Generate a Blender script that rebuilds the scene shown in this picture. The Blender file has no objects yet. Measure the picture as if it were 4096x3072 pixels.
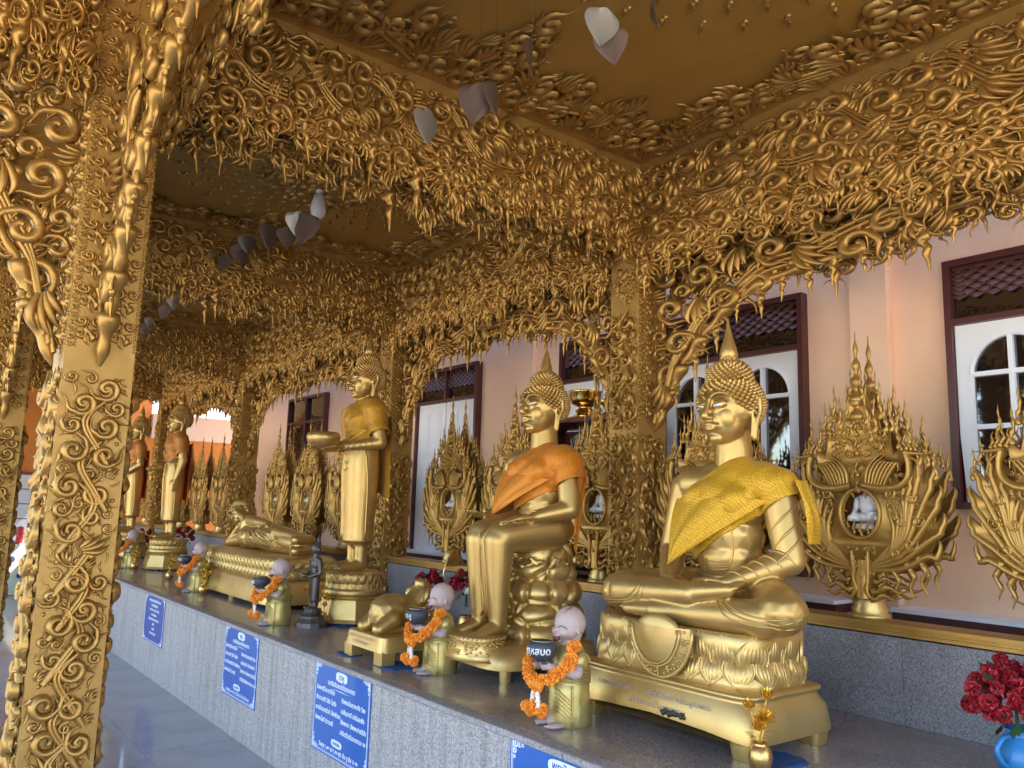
import bpy, bmesh, math, random
import numpy as np
from mathutils import Vector, Matrix, Euler
PI = math.pi; R = math.radians
sc = bpy.context.scene
COL = sc.collection
# ------------------------------------------------------------------ camera
cam_d = bpy.data.cameras.new('camera'); cam = bpy.data.objects.new('camera', cam_d); COL.objects.link(cam)
sc.camera = cam
yaw, pitch, roll, FPX = 0.6571719, 0.15116094, 0.03041229, 3223.66
Fv = Vector((math.sin(yaw)*math.cos(pitch), math.cos(yaw)*math.cos(pitch), math.sin(pitch)))
rv = Vector((math.cos(yaw), -math.sin(yaw), 0)); uv_ = rv.cross(Fv)
r2 = rv*math.cos(roll)+uv_*math.sin(roll); u2 = -rv*math.sin(roll)+uv_*math.cos(roll)
M = Matrix((r2, u2, -Fv)).transposed().to_4x4(); M.translation = Vector((0, 0, 1.6))
cam.matrix_world = M
cam_d.sensor_width = 36; cam_d.lens = FPX/4096*36; cam_d.clip_start = 0.05; cam_d.clip_end = 400
# ------------------------------------------------------------------ world, sun, exposure
SUN_EL, SUN_AZ = 52, 97          # azimuth measured from +y towards +x
w = bpy.data.worlds.new('World'); sc.world = w; w.use_nodes = True
nt = w.node_tree; nt.nodes.clear()
o_ = nt.nodes.new('ShaderNodeOutputWorld'); b_ = nt.nodes.new('ShaderNodeBackground'); s_ = nt.nodes.new('ShaderNodeTexSky')
s_.sky_type = 'NISHITA'; s_.sun_disc = False; s_.sun_elevation = R(SUN_EL); s_.sun_rotation = R(SUN_AZ)
s_.air_density = 1.0; s_.dust_density = 2.5; s_.ozone_density = 0.8
nt.links.new(s_.outputs[0], b_.inputs[0]); nt.links.new(b_.outputs[0], o_.inputs[0]); b_.inputs[1].default_value = 0.15
sd = bpy.data.lights.new('sun', 'SUN'); so = bpy.data.objects.new('sun', sd); COL.objects.link(so)
sd.energy = 4.0; sd.angle = R(0.5); sd.color = (1, .95, .86)
dv = Vector((math.sin(R(SUN_AZ))*math.cos(R(SUN_EL)), math.cos(R(SUN_AZ))*math.cos(R(SUN_EL)), math.sin(R(SUN_EL))))
so.rotation_euler = dv.to_track_quat('Z', 'Y').to_euler(); so.location = dv*30
sc.view_settings.view_transform = 'Standard'; sc.view_settings.look = 'None'
sc.view_settings.gamma = 1; sc.view_settings.use_curve_mapping = False
sc.view_settings.exposure = 2.95
sc.render.engine = 'CYCLES'
sc.cycles.max_bounces = 9; sc.cycles.diffuse_bounces = 5; sc.cycles.glossy_bounces = 5; sc.cycles.transparent_max_bounces = 8
sc.cycles.sample_clamp_indirect = 6; sc.cycles.caustics_reflective = True

# ------------------------------------------------------------------ materials
def lk(m, a, b): m.node_tree.links.new(a, b)
def nd(m, t, **k):
    n = m.node_tree.nodes.new(t)
    for a, b in k.items(): setattr(n, a, b)
    return n
def newmat(name, col=(.5, .5, .5), rough=.5, metal=0.0, **kw):
    m = bpy.data.materials.new(name); m.use_nodes = True
    p = m.node_tree.nodes['Principled BSDF']
    p.inputs['Base Color'].default_value = (*col, 1); p.inputs['Roughness'].default_value = rough; p.inputs['Metallic'].default_value = metal
    for k, v in kw.items(): p.inputs[k.replace('_', ' ')].default_value = v
    return m, p
def ramp(m, src, stops):
    r = nd(m, 'ShaderNodeValToRGB'); e = r.color_ramp.elements
    while len(e) < len(stops): e.new(.5)
    for i, (p, c) in enumerate(stops): e[i].position = p; e[i].color = (*c, 1)
    lk(m, src, r.inputs[0]); return r.outputs[0]
def noise(m, scale, detail=4, rough=.55, coord='Object', vec=None):
    n = nd(m, 'ShaderNodeTexNoise'); n.inputs['Scale'].default_value = scale; n.inputs['Detail'].default_value = detail; n.inputs['Roughness'].default_value = rough
    if vec is None:
        tc = nd(m, 'ShaderNodeTexCoord'); vec = tc.outputs[coord]
    lk(m, vec, n.inputs['Vector']); return n.outputs[0]
def bump(m, p, src, strength=.2, dist=.01):
    b = nd(m, 'ShaderNodeBump'); b.inputs['Strength'].default_value = strength; b.inputs['Distance'].default_value = dist
    lk(m, src, b.inputs['Height']); lk(m, b.outputs[0], p.inputs['Normal'])
def gold(name, c1, c2, rough, metal=.85, bscale=60, bs=.12, patches=False, rr=.08):
    m, p = newmat(name, c1, rough, metal)
    n = noise(m, 6, 5)
    col = ramp(m, n, [(.3, c1), (.72, c2)])
    if patches:      # small worn flecks of dark lacquer where gold leaf has come off
        v = noise(m, 17, 3, .7); k = ramp(m, v, [(.735, (0, 0, 0)), (.75, (1, 1, 1))])
        mx = nd(m, 'ShaderNodeMix', data_type='RGBA'); lk(m, k, mx.inputs[0]); lk(m, col, mx.inputs[6]); mx.inputs[7].default_value = (.07, .055, .045, 1)
        col = mx.outputs[2]
    lk(m, col, p.inputs['Base Color'])
    n2 = noise(m, 11, 4); rm = nd(m, 'ShaderNodeMapRange'); rm.inputs[1].default_value = .3; rm.inputs[2].default_value = .7
    rm.inputs[3].default_value = rough-rr; rm.inputs[4].default_value = rough+rr; lk(m, n2, rm.inputs[0]); lk(m, rm.outputs[0], p.inputs['Roughness'])
    bump(m, p, noise(m, bscale, 3), bs, .006)
    return m
MAT = {}
MAT['relief'] = gold('gold_relief_paint', (.355, .195, .046), (.435, .255, .070), .42, .70, rr=.06)
MAT['board'] = gold('gold_flat_paint', (.36, .208, .052), (.42, .25, .068), .5, .58, 180, .25)
MAT['statue'] = gold('gold_statue_lacquer', (.455, .285, .088), (.53, .35, .12), .40, .72, 12, .06, True, .05)
MAT['head'] = gold('gold_face_lacquer', (.46, .285, .085), (.52, .335, .11), .39, .72, 12, .05, False, .05)
MAT['base'] = gold('gold_pedestal_lacquer', (.52, .345, .11), (.62, .43, .165), .40, .72, 20, .12, False, .05)
MAT['screen'] = gold('gold_screen_paint', (.38, .21, .05), (.46, .275, .07), .45, .65)
MAT['robe'] = gold('gold_figurine_robe', (.42, .33, .11), (.55, .44, .17), .38, .6, 40, .15)
MAT['shiny'] = gold('bright_brass', (.85, .55, .14), (.9, .62, .2), .16, 1)
MAT['vase'] = gold('matte_gold_vase', (.62, .38, .12), (.66, .42, .15), .3, .85)
MAT['foil'] = gold('gold_foil_petal', (.75, .45, .05), (.9, .6, .1), .2, .7)
MAT['bronze'] = gold('dark_bronze', (.07, .06, .05), (.12, .105, .095), .42, .5)
def granite(name, base, rough, coat=0, streak=False, sc1=75):
    m, p = newmat(name, base, rough)
    n1 = noise(m, sc1*1.6, 3, .7); n2 = noise(m, 320, 2, .7)
    a = ramp(m, n1, [(.32, tuple(c*.45 for c in base)), (.47, base), (.66, tuple(min(1, c*1.55) for c in base))])
    b = ramp(m, n2, [(.36, (.45, .45, .45)), (.5, (1, 1, 1)), (.7, (1.25, 1.22, 1.2))])
    mx = nd(m, 'ShaderNodeMix', data_type='RGBA', blend_type='MULTIPLY'); mx.inputs[0].default_value = .8
    lk(m, a, mx.inputs[6]); lk(m, b, mx.inputs[7])
    tc = nd(m, 'ShaderNodeTexCoord'); mp = nd(m, 'ShaderNodeMapping'); lk(m, tc.outputs['Object'], mp.inputs[0]); mp.inputs['Scale'].default_value = (1, 9, .6) if streak else (1.3, 1.3, 1.3)
    n3 = noise(m, 2.2, 5, .6, vec=mp.outputs[0]); c3 = ramp(m, n3, [(.3, (.72, .71, .71)), (.5, (1, 1, .99)), (.7, (1.16, 1.14, 1.11))])
    m2 = nd(m, 'ShaderNodeMix', data_type='RGBA', blend_type='MULTIPLY'); m2.inputs[0].default_value = 1
    lk(m, mx.outputs[2], m2.inputs[6]); lk(m, c3, m2.inputs[7]); lk(m, m2.outputs[2], p.inputs['Base Color'])
    p.inputs['Coat Weight'].default_value = coat; p.inputs['Coat Roughness'].default_value = .06
    bump(m, p, n1, .04, .002)
    return m
MAT['gran_front'] = granite('granite_front', (.36, .335, .325), .55, .1, True)
MAT['gran_top'] = granite('granite_polished_top', (.26, .225, .215), .26, .35)
MAT['gran_back'] = granite('granite_back', (.20, .19, .205), .5, .1)
MAT['gran_floor'] = granite('granite_floor', (.275, .28, .305), .30, .4)
MAT['gran_lip'] = granite('granite_lip', (.30, .28, .285), .5, .1)
m, p = newmat('pink_plaster', (.80, .56, .43), .75); n = noise(m, 1.2, 6, .6)
lk(m, ramp(m, n, [(.3, (.84, .53, .335)), (.55, (.91, .61, .41)), (.75, (.86, .55, .36))]), p.inputs['Base Color']); bump(m, p, noise(m, 24, 6, .7), .10, .008); MAT['plaster'] = m
m, p = newmat('white_joinery', (.84, .86, .90), .4); bump(m, p, noise(m, 30, 3), .05, .003); MAT['white'] = m
m, p = newmat('maroon_frame', (.085, .022, .02), .35); bump(m, p, noise(m, 40, 3), .05, .003); MAT['maroon'] = m
m, p = newmat('dark_wood', (.07, .018, .01), .4)
lk(m, ramp(m, noise(m, 7, 5), [(.3, (.06, .014, .008)), (.7, (.11, .03, .016))]), p.inputs['Base Color']); MAT['wood'] = m
m, p = newmat('dark_glass', (.012, .01, .009), .03); p.inputs['IOR'].default_value = 1.9; p.inputs['Specular IOR Level'].default_value = .9; MAT['glass'] = m
m, p = newmat('dark_glass_clear', (.02, .016, .014), .02); p.inputs['IOR'].default_value = 2.1; p.inputs['Specular IOR Level'].default_value = 1; MAT['glass2'] = m
m, p = newmat('curtain_red', (.16, .02, .012), .8); MAT['curtain'] = m
m, p = newmat('pale_clay_skin', (.42, .315, .30), .6)
lk(m, ramp(m, noise(m, 9, 5), [(.3, (.40, .30, .275)), (.7, (.49, .37, .34))]), p.inputs['Base Color']); bump(m, p, noise(m, 120, 2), .08, .002); MAT['skin'] = m
m, p = newmat('dark_paint', (.02, .018, .018), .5); MAT['ink'] = m
m, p = newmat('mouth_red', (.12, .025, .03), .5); MAT['mouth'] = m
m, p = newmat('bowl_slate', (.035, .043, .06), .5)
lk(m, ramp(m, noise(m, 14, 5), [(.3, (.025, .032, .048)), (.7, (.055, .064, .083))]), p.inputs['Base Color']); MAT['bowl'] = m
m, p = newmat('chalk_white', (.75, .76, .78), .6); MAT['chalk'] = m
m, p = newmat('eye_white', (.75, .76, .76), .3); MAT['eye'] = m
m, p = newmat('marigold', (.90, .26, .015), .7, Subsurface_Weight=.0)
lk(m, ramp(m, noise(m, 40, 3), [(.3, (.88, .27, .015)), (.7, (.98, .42, .05))]), p.inputs['Base Color']); MAT['marigold'] = m
m, p = newmat('jasmine_white', (.82, .8, .78), .5); MAT['jasmine'] = m
m, p = newmat('red_petal', (.48, .012, .022), .6)
lk(m, ramp(m, noise(m, 30, 3), [(.3, (.22, .003, .010)), (.7, (.42, .012, .022))]), p.inputs['Base Color']); MAT['red'] = m
m, p = newmat('green_leaf', (.03, .09, .03), .6); MAT['green'] = m
m, p = newmat('blue_enamel', (.03, .20, .48), .3); MAT['blue'] = m
m, p = newmat('blue_felt', (.012, .06, .19), .95); MAT['felt'] = m
m, p = newmat('sign_blue', (.009, .095, .40), .35, Coat_Weight=.3); MAT['signblue'] = m
m, p = newmat('sign_blue_faded', (.06, .10, .36), .35, Coat_Weight=.3); MAT['signfade'] = m
m, p = newmat('sign_white', (.72, .78, .88), .5); MAT['signwhite'] = m
m, p = newmat('aluminium_leaf', (.38, .38, .37), .38, .6); bump(m, p, noise(m, 60, 2), .2, .003); MAT['leaf_silver'] = m
m, p = newmat('brown_leaf', (.125, .085, .068), .5, .35); bump(m, p, noise(m, 60, 2), .2, .003); MAT['leaf_brown'] = m
m, p = newmat('bulb_glass', (.75, .75, .77), .15); MAT['bulb'] = m
m, p = newmat('orange_wall', (.75, .27, .03), .8); lk(m, ramp(m, noise(m, 2, 4), [(.3, (.25, .075, .006)), (.7, (.31, .105, .010))]), p.inputs['Base Color']); MAT['orange'] = m
m, p = newmat('beam_mauve', (.36, .27, .24), .8); MAT['mauve'] = m
m, p = newmat('roof_tile', (.13, .055, .042), .45); MAT['tile'] = m
m, p = newmat('pale_paving', (.42, .40, .37), .9); lk(m, ramp(m, noise(m, 1.5, 6), [(.3, (.40, .36, .30)), (.7, (.50, .455, .38))]), p.inputs['Base Color']); MAT['paving'] = m
m, p = newmat('white_marble', (.62, .62, .64), .4); MAT['marble'] = m
m, p = newmat('ceiling_gold', (.33, .18, .04), .45, .6)
lk(m, ramp(m, noise(m, 3, 5), [(.3, (.38, .22, .050)), (.7, (.46, .275, .07))]), p.inputs['Base Color']); bump(m, p, noise(m, 150, 3), .15, .004); MAT['ceil'] = m
m, p = newmat('clear_plastic', (.7, .72, .75), .12, Transmission_Weight=.6); MAT['plastic'] = m
m, p = newmat('paper', (.30, .31, .34), .7); MAT['paper'] = m
def brocade(name, c1, c2, scale):
    m, p = newmat(name, c1, .42, .35)
    tc = nd(m, 'ShaderNodeTexCoord'); mp = nd(m, 'ShaderNodeMapping'); lk(m, tc.outputs['Object'], mp.inputs[0]); mp.inputs['Rotation'].default_value = (.6, .5, .4)
    v = nd(m, 'ShaderNodeTexVoronoi'); v.inputs['Scale'].default_value = scale; v.inputs['Randomness'].default_value = 0; lk(m, mp.outputs[0], v.inputs['Vector'])
    lk(m, ramp(m, v.outputs['Distance'], [(.18, c2), (.32, c1), (.48, c1), (.6, c2)]), p.inputs['Base Color'])
    lk(m, ramp(m, v.outputs['Distance'], [(.2, (.3, .3, .3)), (.45, (.6, .6, .6))]), p.inputs['Roughness'])
    p.inputs['Sheen Weight'].default_value = .06
    bump(m, p, v.outputs['Distance'], .35, .004)
    return m
MAT['sash1'] = brocade('yellow_gold_brocade', (.66, .37, .012), (.42, .21, .008), 105)
MAT['sash2'] = brocade('orange_gold_brocade', (.56, .155, .006), (.62, .25, .015), 105)
MAT['sash3'] = brocade('ochre_gold_brocade', (.52, .26, .01), (.34, .15, .008), 90)
MAT['sash4'] = brocade('brown_orange_cloth', (.40, .14, .015), (.46, .18, .03), 60)
m, p = newmat('orange_lining', (.55, .12, .02), .7); MAT['lining'] = m

# ------------------------------------------------------------------ geometry accumulator
class G:
    def __init__(s): s.v = []; s.f = []; s.n = 0; s.m = []; s.r = {}
    def add(s, v, f, mat=0):
        s.v.append(np.asarray(v, float).reshape(-1, 3))
        for a in ([f] if isinstance(f, np.ndarray) else f):
            s.f.append(np.asarray(a)+s.n); s.m.append(mat)
        s.n += len(s.v[-1])
    def merge(s, o):
        for a, m_ in zip(o.f, o.m): s.f.append(a+s.n); s.m.append(m_)
        s.v += o.v; s.n += o.n
    def mesh(s, name, mats, smooth=True):
        me = bpy.data.meshes.new(name)
        if s.n:
            V = np.concatenate(s.v); me.vertices.add(len(V)); me.vertices.foreach_set('co', V.ravel())
            L = np.concatenate([a.ravel() for a in s.f]); cnt = np.concatenate([np.full(len(a), a.shape[1]) for a in s.f])
            mi = np.concatenate([np.full(len(a), k) for a, k in zip(s.f, s.m)])
            me.loops.add(len(L)); me.loops.foreach_set('vertex_index', L)
            me.polygons.add(len(cnt)); me.polygons.foreach_set('loop_start', np.concatenate([[0], np.cumsum(cnt)[:-1]]))
            me.polygons.foreach_set('loop_total', cnt); me.polygons.foreach_set('material_index', mi)
            me.polygons.foreach_set('use_smooth', np.full(len(cnt), smooth))
            me.update(calc_edges=True); me.validate()
        for k in (mats if isinstance(mats, (list, tuple)) else [mats]): me.materials.append(MAT[k])
        return me
def box_vf(x0, x1, y0, y1, z0, z1, bev=0):
    v = np.array([(x, y, z) for x in (x0, x1) for y in (y0, y1) for z in (z0, z1)], float)
    f = np.array([(0, 1, 3, 2), (4, 6, 7, 5), (0, 4, 5, 1), (2, 3, 7, 6), (0, 2, 6, 4), (1, 5, 7, 3)])
    return v, f
def gbox(g, *a, mat=0): v, f = box_vf(*a); g.add(v, f, mat)
def bevbox(name, x0, x1, y0, y1, z0, z1, mat, b=.004):
    bm = bmesh.new(); bmesh.ops.create_cube(bm, size=1)
    for q in bm.verts: q.co = Vector(((x0+x1)/2+q.co.x*(x1-x0), (y0+y1)/2+q.co.y*(y1-y0), (z0+z1)/2+q.co.z*(z1-z0)))
    bmesh.ops.bevel(bm, geom=bm.edges[:], offset=b, segments=1, affect='EDGES')
    me = bpy.data.meshes.new(name); bm.to_mesh(me); bm.free(); me.materials.append(MAT[mat]); return me
def lathe(g, prof, n=24, cx=0, cy=0, z0=0, mat=0, sq=0, flute=None):
    pr = np.array(prof, float); a = np.linspace(0, 2*PI, n, endpoint=False)
    k = 1.0 if not sq else 1/np.maximum(abs(np.cos(a)), abs(np.sin(a)))**sq
    V = np.stack([np.outer(pr[:, 0], np.cos(a)*k)+cx, np.outer(pr[:, 0], np.sin(a)*k)+cy, np.repeat(pr[:, 1:2]+z0, n, 1)], -1).reshape(-1, 3)
    i = np.arange(len(pr)-1)[:, None]*n; j = np.arange(n)[None]; j2 = (j+1) % n
    F = np.stack([i+j, i+j2, i+n+j2, i+n+j], -1).reshape(-1, 4)
    g.add(V, F, mat)
def tube(g, P, r, n=7, mat=0, flat=1.0):
    P = np.array(P, float); m_ = len(P); r = np.broadcast_to(np.array(r, float), (m_,))
    T = np.gradient(P, axis=0); T /= np.linalg.norm(T, axis=1)[:, None]+1e-9
    up = np.array([0, 0, 1.]) if abs(T[0, 2]) < .9 else np.array([1., 0, 0])
    N = np.cross(T, up); N /= np.linalg.norm(N, axis=1)[:, None]+1e-9
    for i in range(1, m_):
        q = N[i-1]-T[i]*(N[i-1]@T[i]); N[i] = q/(np.linalg.norm(q)+1e-9)
    B = np.cross(T, N); a = np.linspace(0, 2*PI, n, endpoint=False)
    V = P[:, None]+r[:, None, None]*(np.cos(a)[None, :, None]*N[:, None]+flat*np.sin(a)[None, :, None]*B[:, None])
    i = np.arange(m_-1)[:, None]*n; j = np.arange(n)[None]; j2 = (j+1) % n
    F = np.stack([i+j, i+j2, i+n+j2, i+n+j], -1).reshape(-1, 4)
    g.r[len(g.v)] = n
    g.add(V.reshape(-1, 3), [F, np.array([list(range(n))[::-1]]), np.array([[(m_-1)*n+k for k in range(n)]])], mat)
def spl(pts, n):
    pts = np.array(pts, float); m_ = len(pts); t = np.linspace(0, m_-1, n); out = []
    Pp = np.vstack([2*pts[0]-pts[1], pts, 2*pts[-1]-pts[-2]])
    for x in t:
        i = min(int(x), m_-2); u = x-i; a, b, c, d = Pp[i:i+4]
        out.append(.5*((2*b)+(-a+c)*u+(2*a-5*b+4*c-d)*u*u+(-a+3*b-3*c+d)*u**3))
    return np.array(out)
def icos(c, r, sub=2, rot=None):
    bm = bmesh.new(); bmesh.ops.create_icosphere(bm, subdivisions=sub, radius=1)
    v = np.array([q.co[:] for q in bm.verts]); f = np.array([[q.index for q in p.verts] for p in bm.faces]); bm.free()
    v = v*np.array(r)
    if rot: v = v@np.array(Euler(rot).to_matrix()).T
    return v+np.array(c), f
_ico = {}
def ell(g, c, r, rot=None, sub=2, mat=0):
    if sub not in _ico: _ico[sub] = icos((0, 0, 0), (1, 1, 1), sub)
    v, f = _ico[sub]
    r = np.array(r if hasattr(r, '__len__') else (r, r, r), float); v = v*r
    if rot: v = v@np.array(Euler(rot).to_matrix()).T
    g.add(v+np.array(c, float), f, mat)
def cap(g, a, b, ra, rb, flat=1.0, mat=0):
    a = np.array(a, float); b = np.array(b, float)
    tube(g, [a, (a+b)/2, b], [ra, (ra+rb)/2, rb], 22, mat, flat); ell(g, a, ra, mat=mat, sub=3 if ra > .04 else 2); ell(g, b, rb, mat=mat, sub=3 if rb > .04 else 2)
def chain(g, pts, rs, mat=0, n=None):
    n = n or len(pts)*4; P = spl(pts, n); r = np.interp(np.linspace(0, len(pts)-1, n), range(len(pts)), rs)
    tube(g, P, r, 10, mat); ell(g, P[0], r[0], mat=mat, sub=1); ell(g, P[-1], r[-1], mat=mat, sub=1)
def voxel(g, name, mat, vox, smooth=4, mats=None):
    me = g.mesh(name, mats or mat); o = bpy.data.objects.new('tmp', me); COL.objects.link(o)
    md = o.modifiers.new('r', 'REMESH'); md.mode = 'VOXEL'; md.voxel_size = vox; md.use_smooth_shade = True
    if smooth:
        sm = o.modifiers.new('s', 'SMOOTH'); sm.iterations = smooth; sm.factor = .5
    dg = bpy.context.evaluated_depsgraph_get(); out = bpy.data.meshes.new_from_object(o.evaluated_get(dg))
    bpy.data.objects.remove(o); bpy.data.meshes.remove(me)
    out.name = name; out.materials.clear(); out.materials.append(MAT[mat])
    out.polygons.foreach_set('use_smooth', np.full(len(out.polygons), True)); return out
# ------------------------------------------------------------------ objects
def ob(name, me, parent=None, loc=(0, 0, 0), rot=(0, 0, 0), scale=None, kind=None, label=None):
    o = bpy.data.objects.new(name, me); COL.objects.link(o); o.location = loc; o.rotation_euler = rot
    if scale is not None: o.scale = scale if hasattr(scale, '__len__') else (scale,)*3
    if parent: o.parent = parent
    if kind: o['kind'] = kind
    if label: o['label'] = label
    return o
def thing(name, label, cat, loc=(0, 0, 0), rz=0, group=None, scale=None, me=None):
    o = ob(name, me, None, loc, (0, 0, rz), scale); o['label'] = label; o['category'] = cat
    if group: o['group'] = group
    return o
def kids(o): return [c for c in bpy.data.objects if c.parent == o]
def dup(root, loc, rz=None, label=None, scale=None):
    def cp(o, par):
        c = o.copy(); COL.objects.link(c); c.parent = par
        for k in CH.get(o.name, []): cp(k, c)
        return c
    CH = {}
    for q in bpy.data.objects:
        if q.parent: CH.setdefault(q.parent.name, []).append(q)
    r = cp(root, None); r.location = loc
    if rz is not None: r.rotation_euler = (0, 0, rz)
    if label: r['label'] = label
    if scale is not None: r.scale = (scale,)*3 if not hasattr(scale, '__len__') else scale
    return r
def boxpart(name, a, mat, parent, **k):
    g = G(); gbox(g, *a); return ob(name, g.mesh(name, mat, False), parent, **k)

# ------------------------------------------------------------------ scroll ornament
rng = np.random.default_rng(7)
def strip(g, P, r, h, w0=0., lace=False, mat=0):
    P = np.array(P, float); n = len(P); r = np.broadcast_to(np.array(r, float), (n,)); h = np.broadcast_to(np.array(h, float), (n,))
    T = np.gradient(P, axis=0); T /= np.linalg.norm(T, axis=1)[:, None]+1e-9; N = np.stack([-T[:, 1], T[:, 0]], 1)
    k = np.array([-1, -.66, 0, .66, 1.]); hh = np.array([-.15, .68, 1, .68, -.15])
    if lace: k = np.append(k, 0.); hh = np.append(hh, -.7)
    m_ = len(k)
    U = P[:, None]+N[:, None]*(k[None]*r[:, None])[..., None]; W = w0+h[:, None]*hh[None]
    V = np.stack([U[..., 0], -W, U[..., 1]], -1).reshape(-1, 3)
    i = np.arange(n-1)[:, None]*m_; j = np.arange(m_ if lace else m_-1)[None]; j2 = (j+1) % m_
    F = np.stack([i+j, i+m_+j, i+m_+j2, i+j2], -1).reshape(-1, 4)
    g.add(V, F, mat)
def spiral_pts(turns, n, rin=.16):
    t = np.linspace(0, 1, n); a = -2*PI*turns*(1-t); rho = rin+(1-rin)*t**.85
    return np.stack([rho*np.cos(a), rho*np.sin(a)], 1)
def canon(kind, n1, n2, lace=False):
    g = G()
    if kind == 'kranok':
        S = spiral_pts(1.12, n1)*.8
        t = np.linspace(0, 1, n2+1)[1:]
        tail = np.stack([.8+.16*np.sin(t*7.5)*(1-t*.5)*np.sign(1)-.25*t, t*1.75], 1)
        P = np.vstack([S, tail]); m_ = len(P); s = np.linspace(0, 1, m_)
        r = np.where(s < .1, .21, .12+.16*np.sin(PI*np.clip(s*1.15, 0, 1))**1)*np.clip((1-s)*4, 0, 1)**.8
        strip(g, P, r, r*1.5+.05*(s < .99), 0, lace)
        if n1 > 12:
            for a0 in (-.5, -1.35, -2.3, -3.2):
                c = np.array([math.cos(a0), math.sin(a0)])*.82; d = np.array([-math.sin(a0), math.cos(a0)]); o = np.array([math.cos(a0), math.sin(a0)])
                tt = np.linspace(0, 1, 6)[:, None]; Q = c+d*tt*.62+o*(tt**1.8)*.5
                q = np.linspace(1, 0, 6); strip(g, Q, .15*q**.7+.0, .24*q**.7, 0, lace)
            Q = np.stack([.8-.05*t-.3*t**2, -.3+t*1.1], 1)*.72; strip(g, Q, .06*(1-t)+.01, .42*(1-t)+.1, .08, lace)
    elif kind == 'leafs':
        for q, (a, L, b) in enumerate(((0, 1.9, .55), (-.34, 1.6, .35), (.33, 1.5, .8), (-.62, 1.15, .2))):
            t = np.linspace(0, 1, n1); P = np.stack([a*(.35+.65*t)+b*np.sin(t*2.6)*.55-.2, -.85+L*t], 1); r = .21*np.sin(PI*np.clip(t*.88+.12, 0, 1))**.9; r[-1] = 0
            strip(g, P, r, r*1.5+.05, .04*q, lace)
        lathe(g, [(.01, -.24), (.17, -.17), (.24, 0), (.17, .17), (.01, .24)], 8, .45, 0, -.55)
    elif kind == 'hook':
        t = np.linspace(0, 1, n1)
        P = np.stack([.5*np.sin(t*2.6)-.2, -.9+1.9*t], 1); r = .26*np.sin(PI*np.clip(t*.9+.1, 0, 1))**.8*(1-t*.35)+.0
        r[-1] = 0; strip(g, P, r, r*1.3+.05, 0, lace)
    elif kind == 'ball':
        v, f = icos((0, 0, 0), (1, .7, 1), 1); g.add(v, f)
    elif kind == 'flame':
        t = np.linspace(0, 1, n1)
        P = np.stack([.22*np.sin(t*11)*(1-t*.7), -1+2.2*t], 1); r = (.24*(1-t)**.8)*(1+.3*np.sin(t*22))+.0; r[0] = .1; r[-1] = 0
        strip(g, P, r, r*1.4, 0, lace)
    V = np.concatenate(g.v); F = np.concatenate(g.f)
    V2 = V*[-1, 1, 1]; return {1: (V, F), -1: (V2, F[:, ::-1])}
CAN = {}
for lace in (False, True):
    CAN['K', lace] = canon('kranok', 17, 7, lace); CAN['k', lace] = canon('kranok', 10, 4, lace)
    CAN['h', lace] = canon('hook', 7, 0, lace); CAN['f', lace] = canon('flame', 11, 0, lace); CAN['l', lace] = canon('leafs', 8, 0, lace)
CAN['b', False] = CAN['b', True] = canon('ball', 0, 0)
def put(g, key, x, y, s, phi, hand=1, w0=0., hs=1., lace=False, mat=0):
    V, F = CAN[key, lace][hand]; c, q = math.cos(phi-PI/2), math.sin(phi-PI/2)
    U = np.empty_like(V); U[:, 0] = x+s*(V[:, 0]*c-V[:, 2]*q); U[:, 2] = y+s*(V[:, 0]*q+V[:, 2]*c); U[:, 1] = -w0+V[:, 1]*s*hs
    g.add(U, F, mat)
def pack(inside, bb, radii, rg, ov=.9, tries=10, maxn=4000):
    X = np.zeros((0, 3))
    for Rr in radii:
        area = (bb[1]-bb[0])*(bb[3]-bb[2]); n = int(area/(Rr*Rr)*tries/3)
        c = np.stack([rg.uniform(bb[0], bb[1], n), rg.uniform(bb[2], bb[3], n)], 1)
        c = c[inside(c[:, 0], c[:, 1], Rr)]
        acc = list(X)
        A = np.zeros((maxn, 3)); A[:len(X)] = X; k = len(X)
        for p_ in c:
            if k >= maxn: break
            d = A[:k]
            if k == 0 or np.all((d[:, 0]-p_[0])**2+(d[:, 1]-p_[1])**2 > ((d[:, 2]+Rr)*ov)**2):
                A[k] = (p_[0], p_[1], Rr); k += 1
        X = A[:k].copy()
    return X
def scrolls(g, inside, bb, radii, phi, rg, ov=.8, lace=False, w0=.0, hs=1., hstep=0.3, tries=10, sc_=.92, maxn=4000, lf=.34):
    X = pack(inside, bb, radii, rg, ov, tries, maxn)
    for i, (x, y, r) in enumerate(X):
        hand = 1 if rg.random() < .5 else -1; ph = phi(x, y)+rg.normal(0, .35)
        if r >= radii[-1]*1.3 and rg.random() < lf: put(g, 'l', x, y, r*sc_*1.05, ph, hand, w0+rg.uniform(0, hstep)*r, hs, lace)
        elif r >= radii[0]*.55: put(g, 'K', x, y, r*sc_, ph, hand, w0+rg.uniform(0, hstep)*r, hs, lace)
        elif r >= radii[-1]*1.3 or len(radii) < 3: put(g, 'k' if rg.random() < .75 else 'h', x, y, r*sc_, ph, hand, w0+rg.uniform(0, hstep)*r, hs, lace)
        else:
            u = rg.random(); put(g, 'b' if u < .25 else ('h' if u < .7 else 'f'), x, y, r*(.5 if u < .25 else 1.15), ph, hand, w0, hs, lace)
    return len(X)

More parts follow.
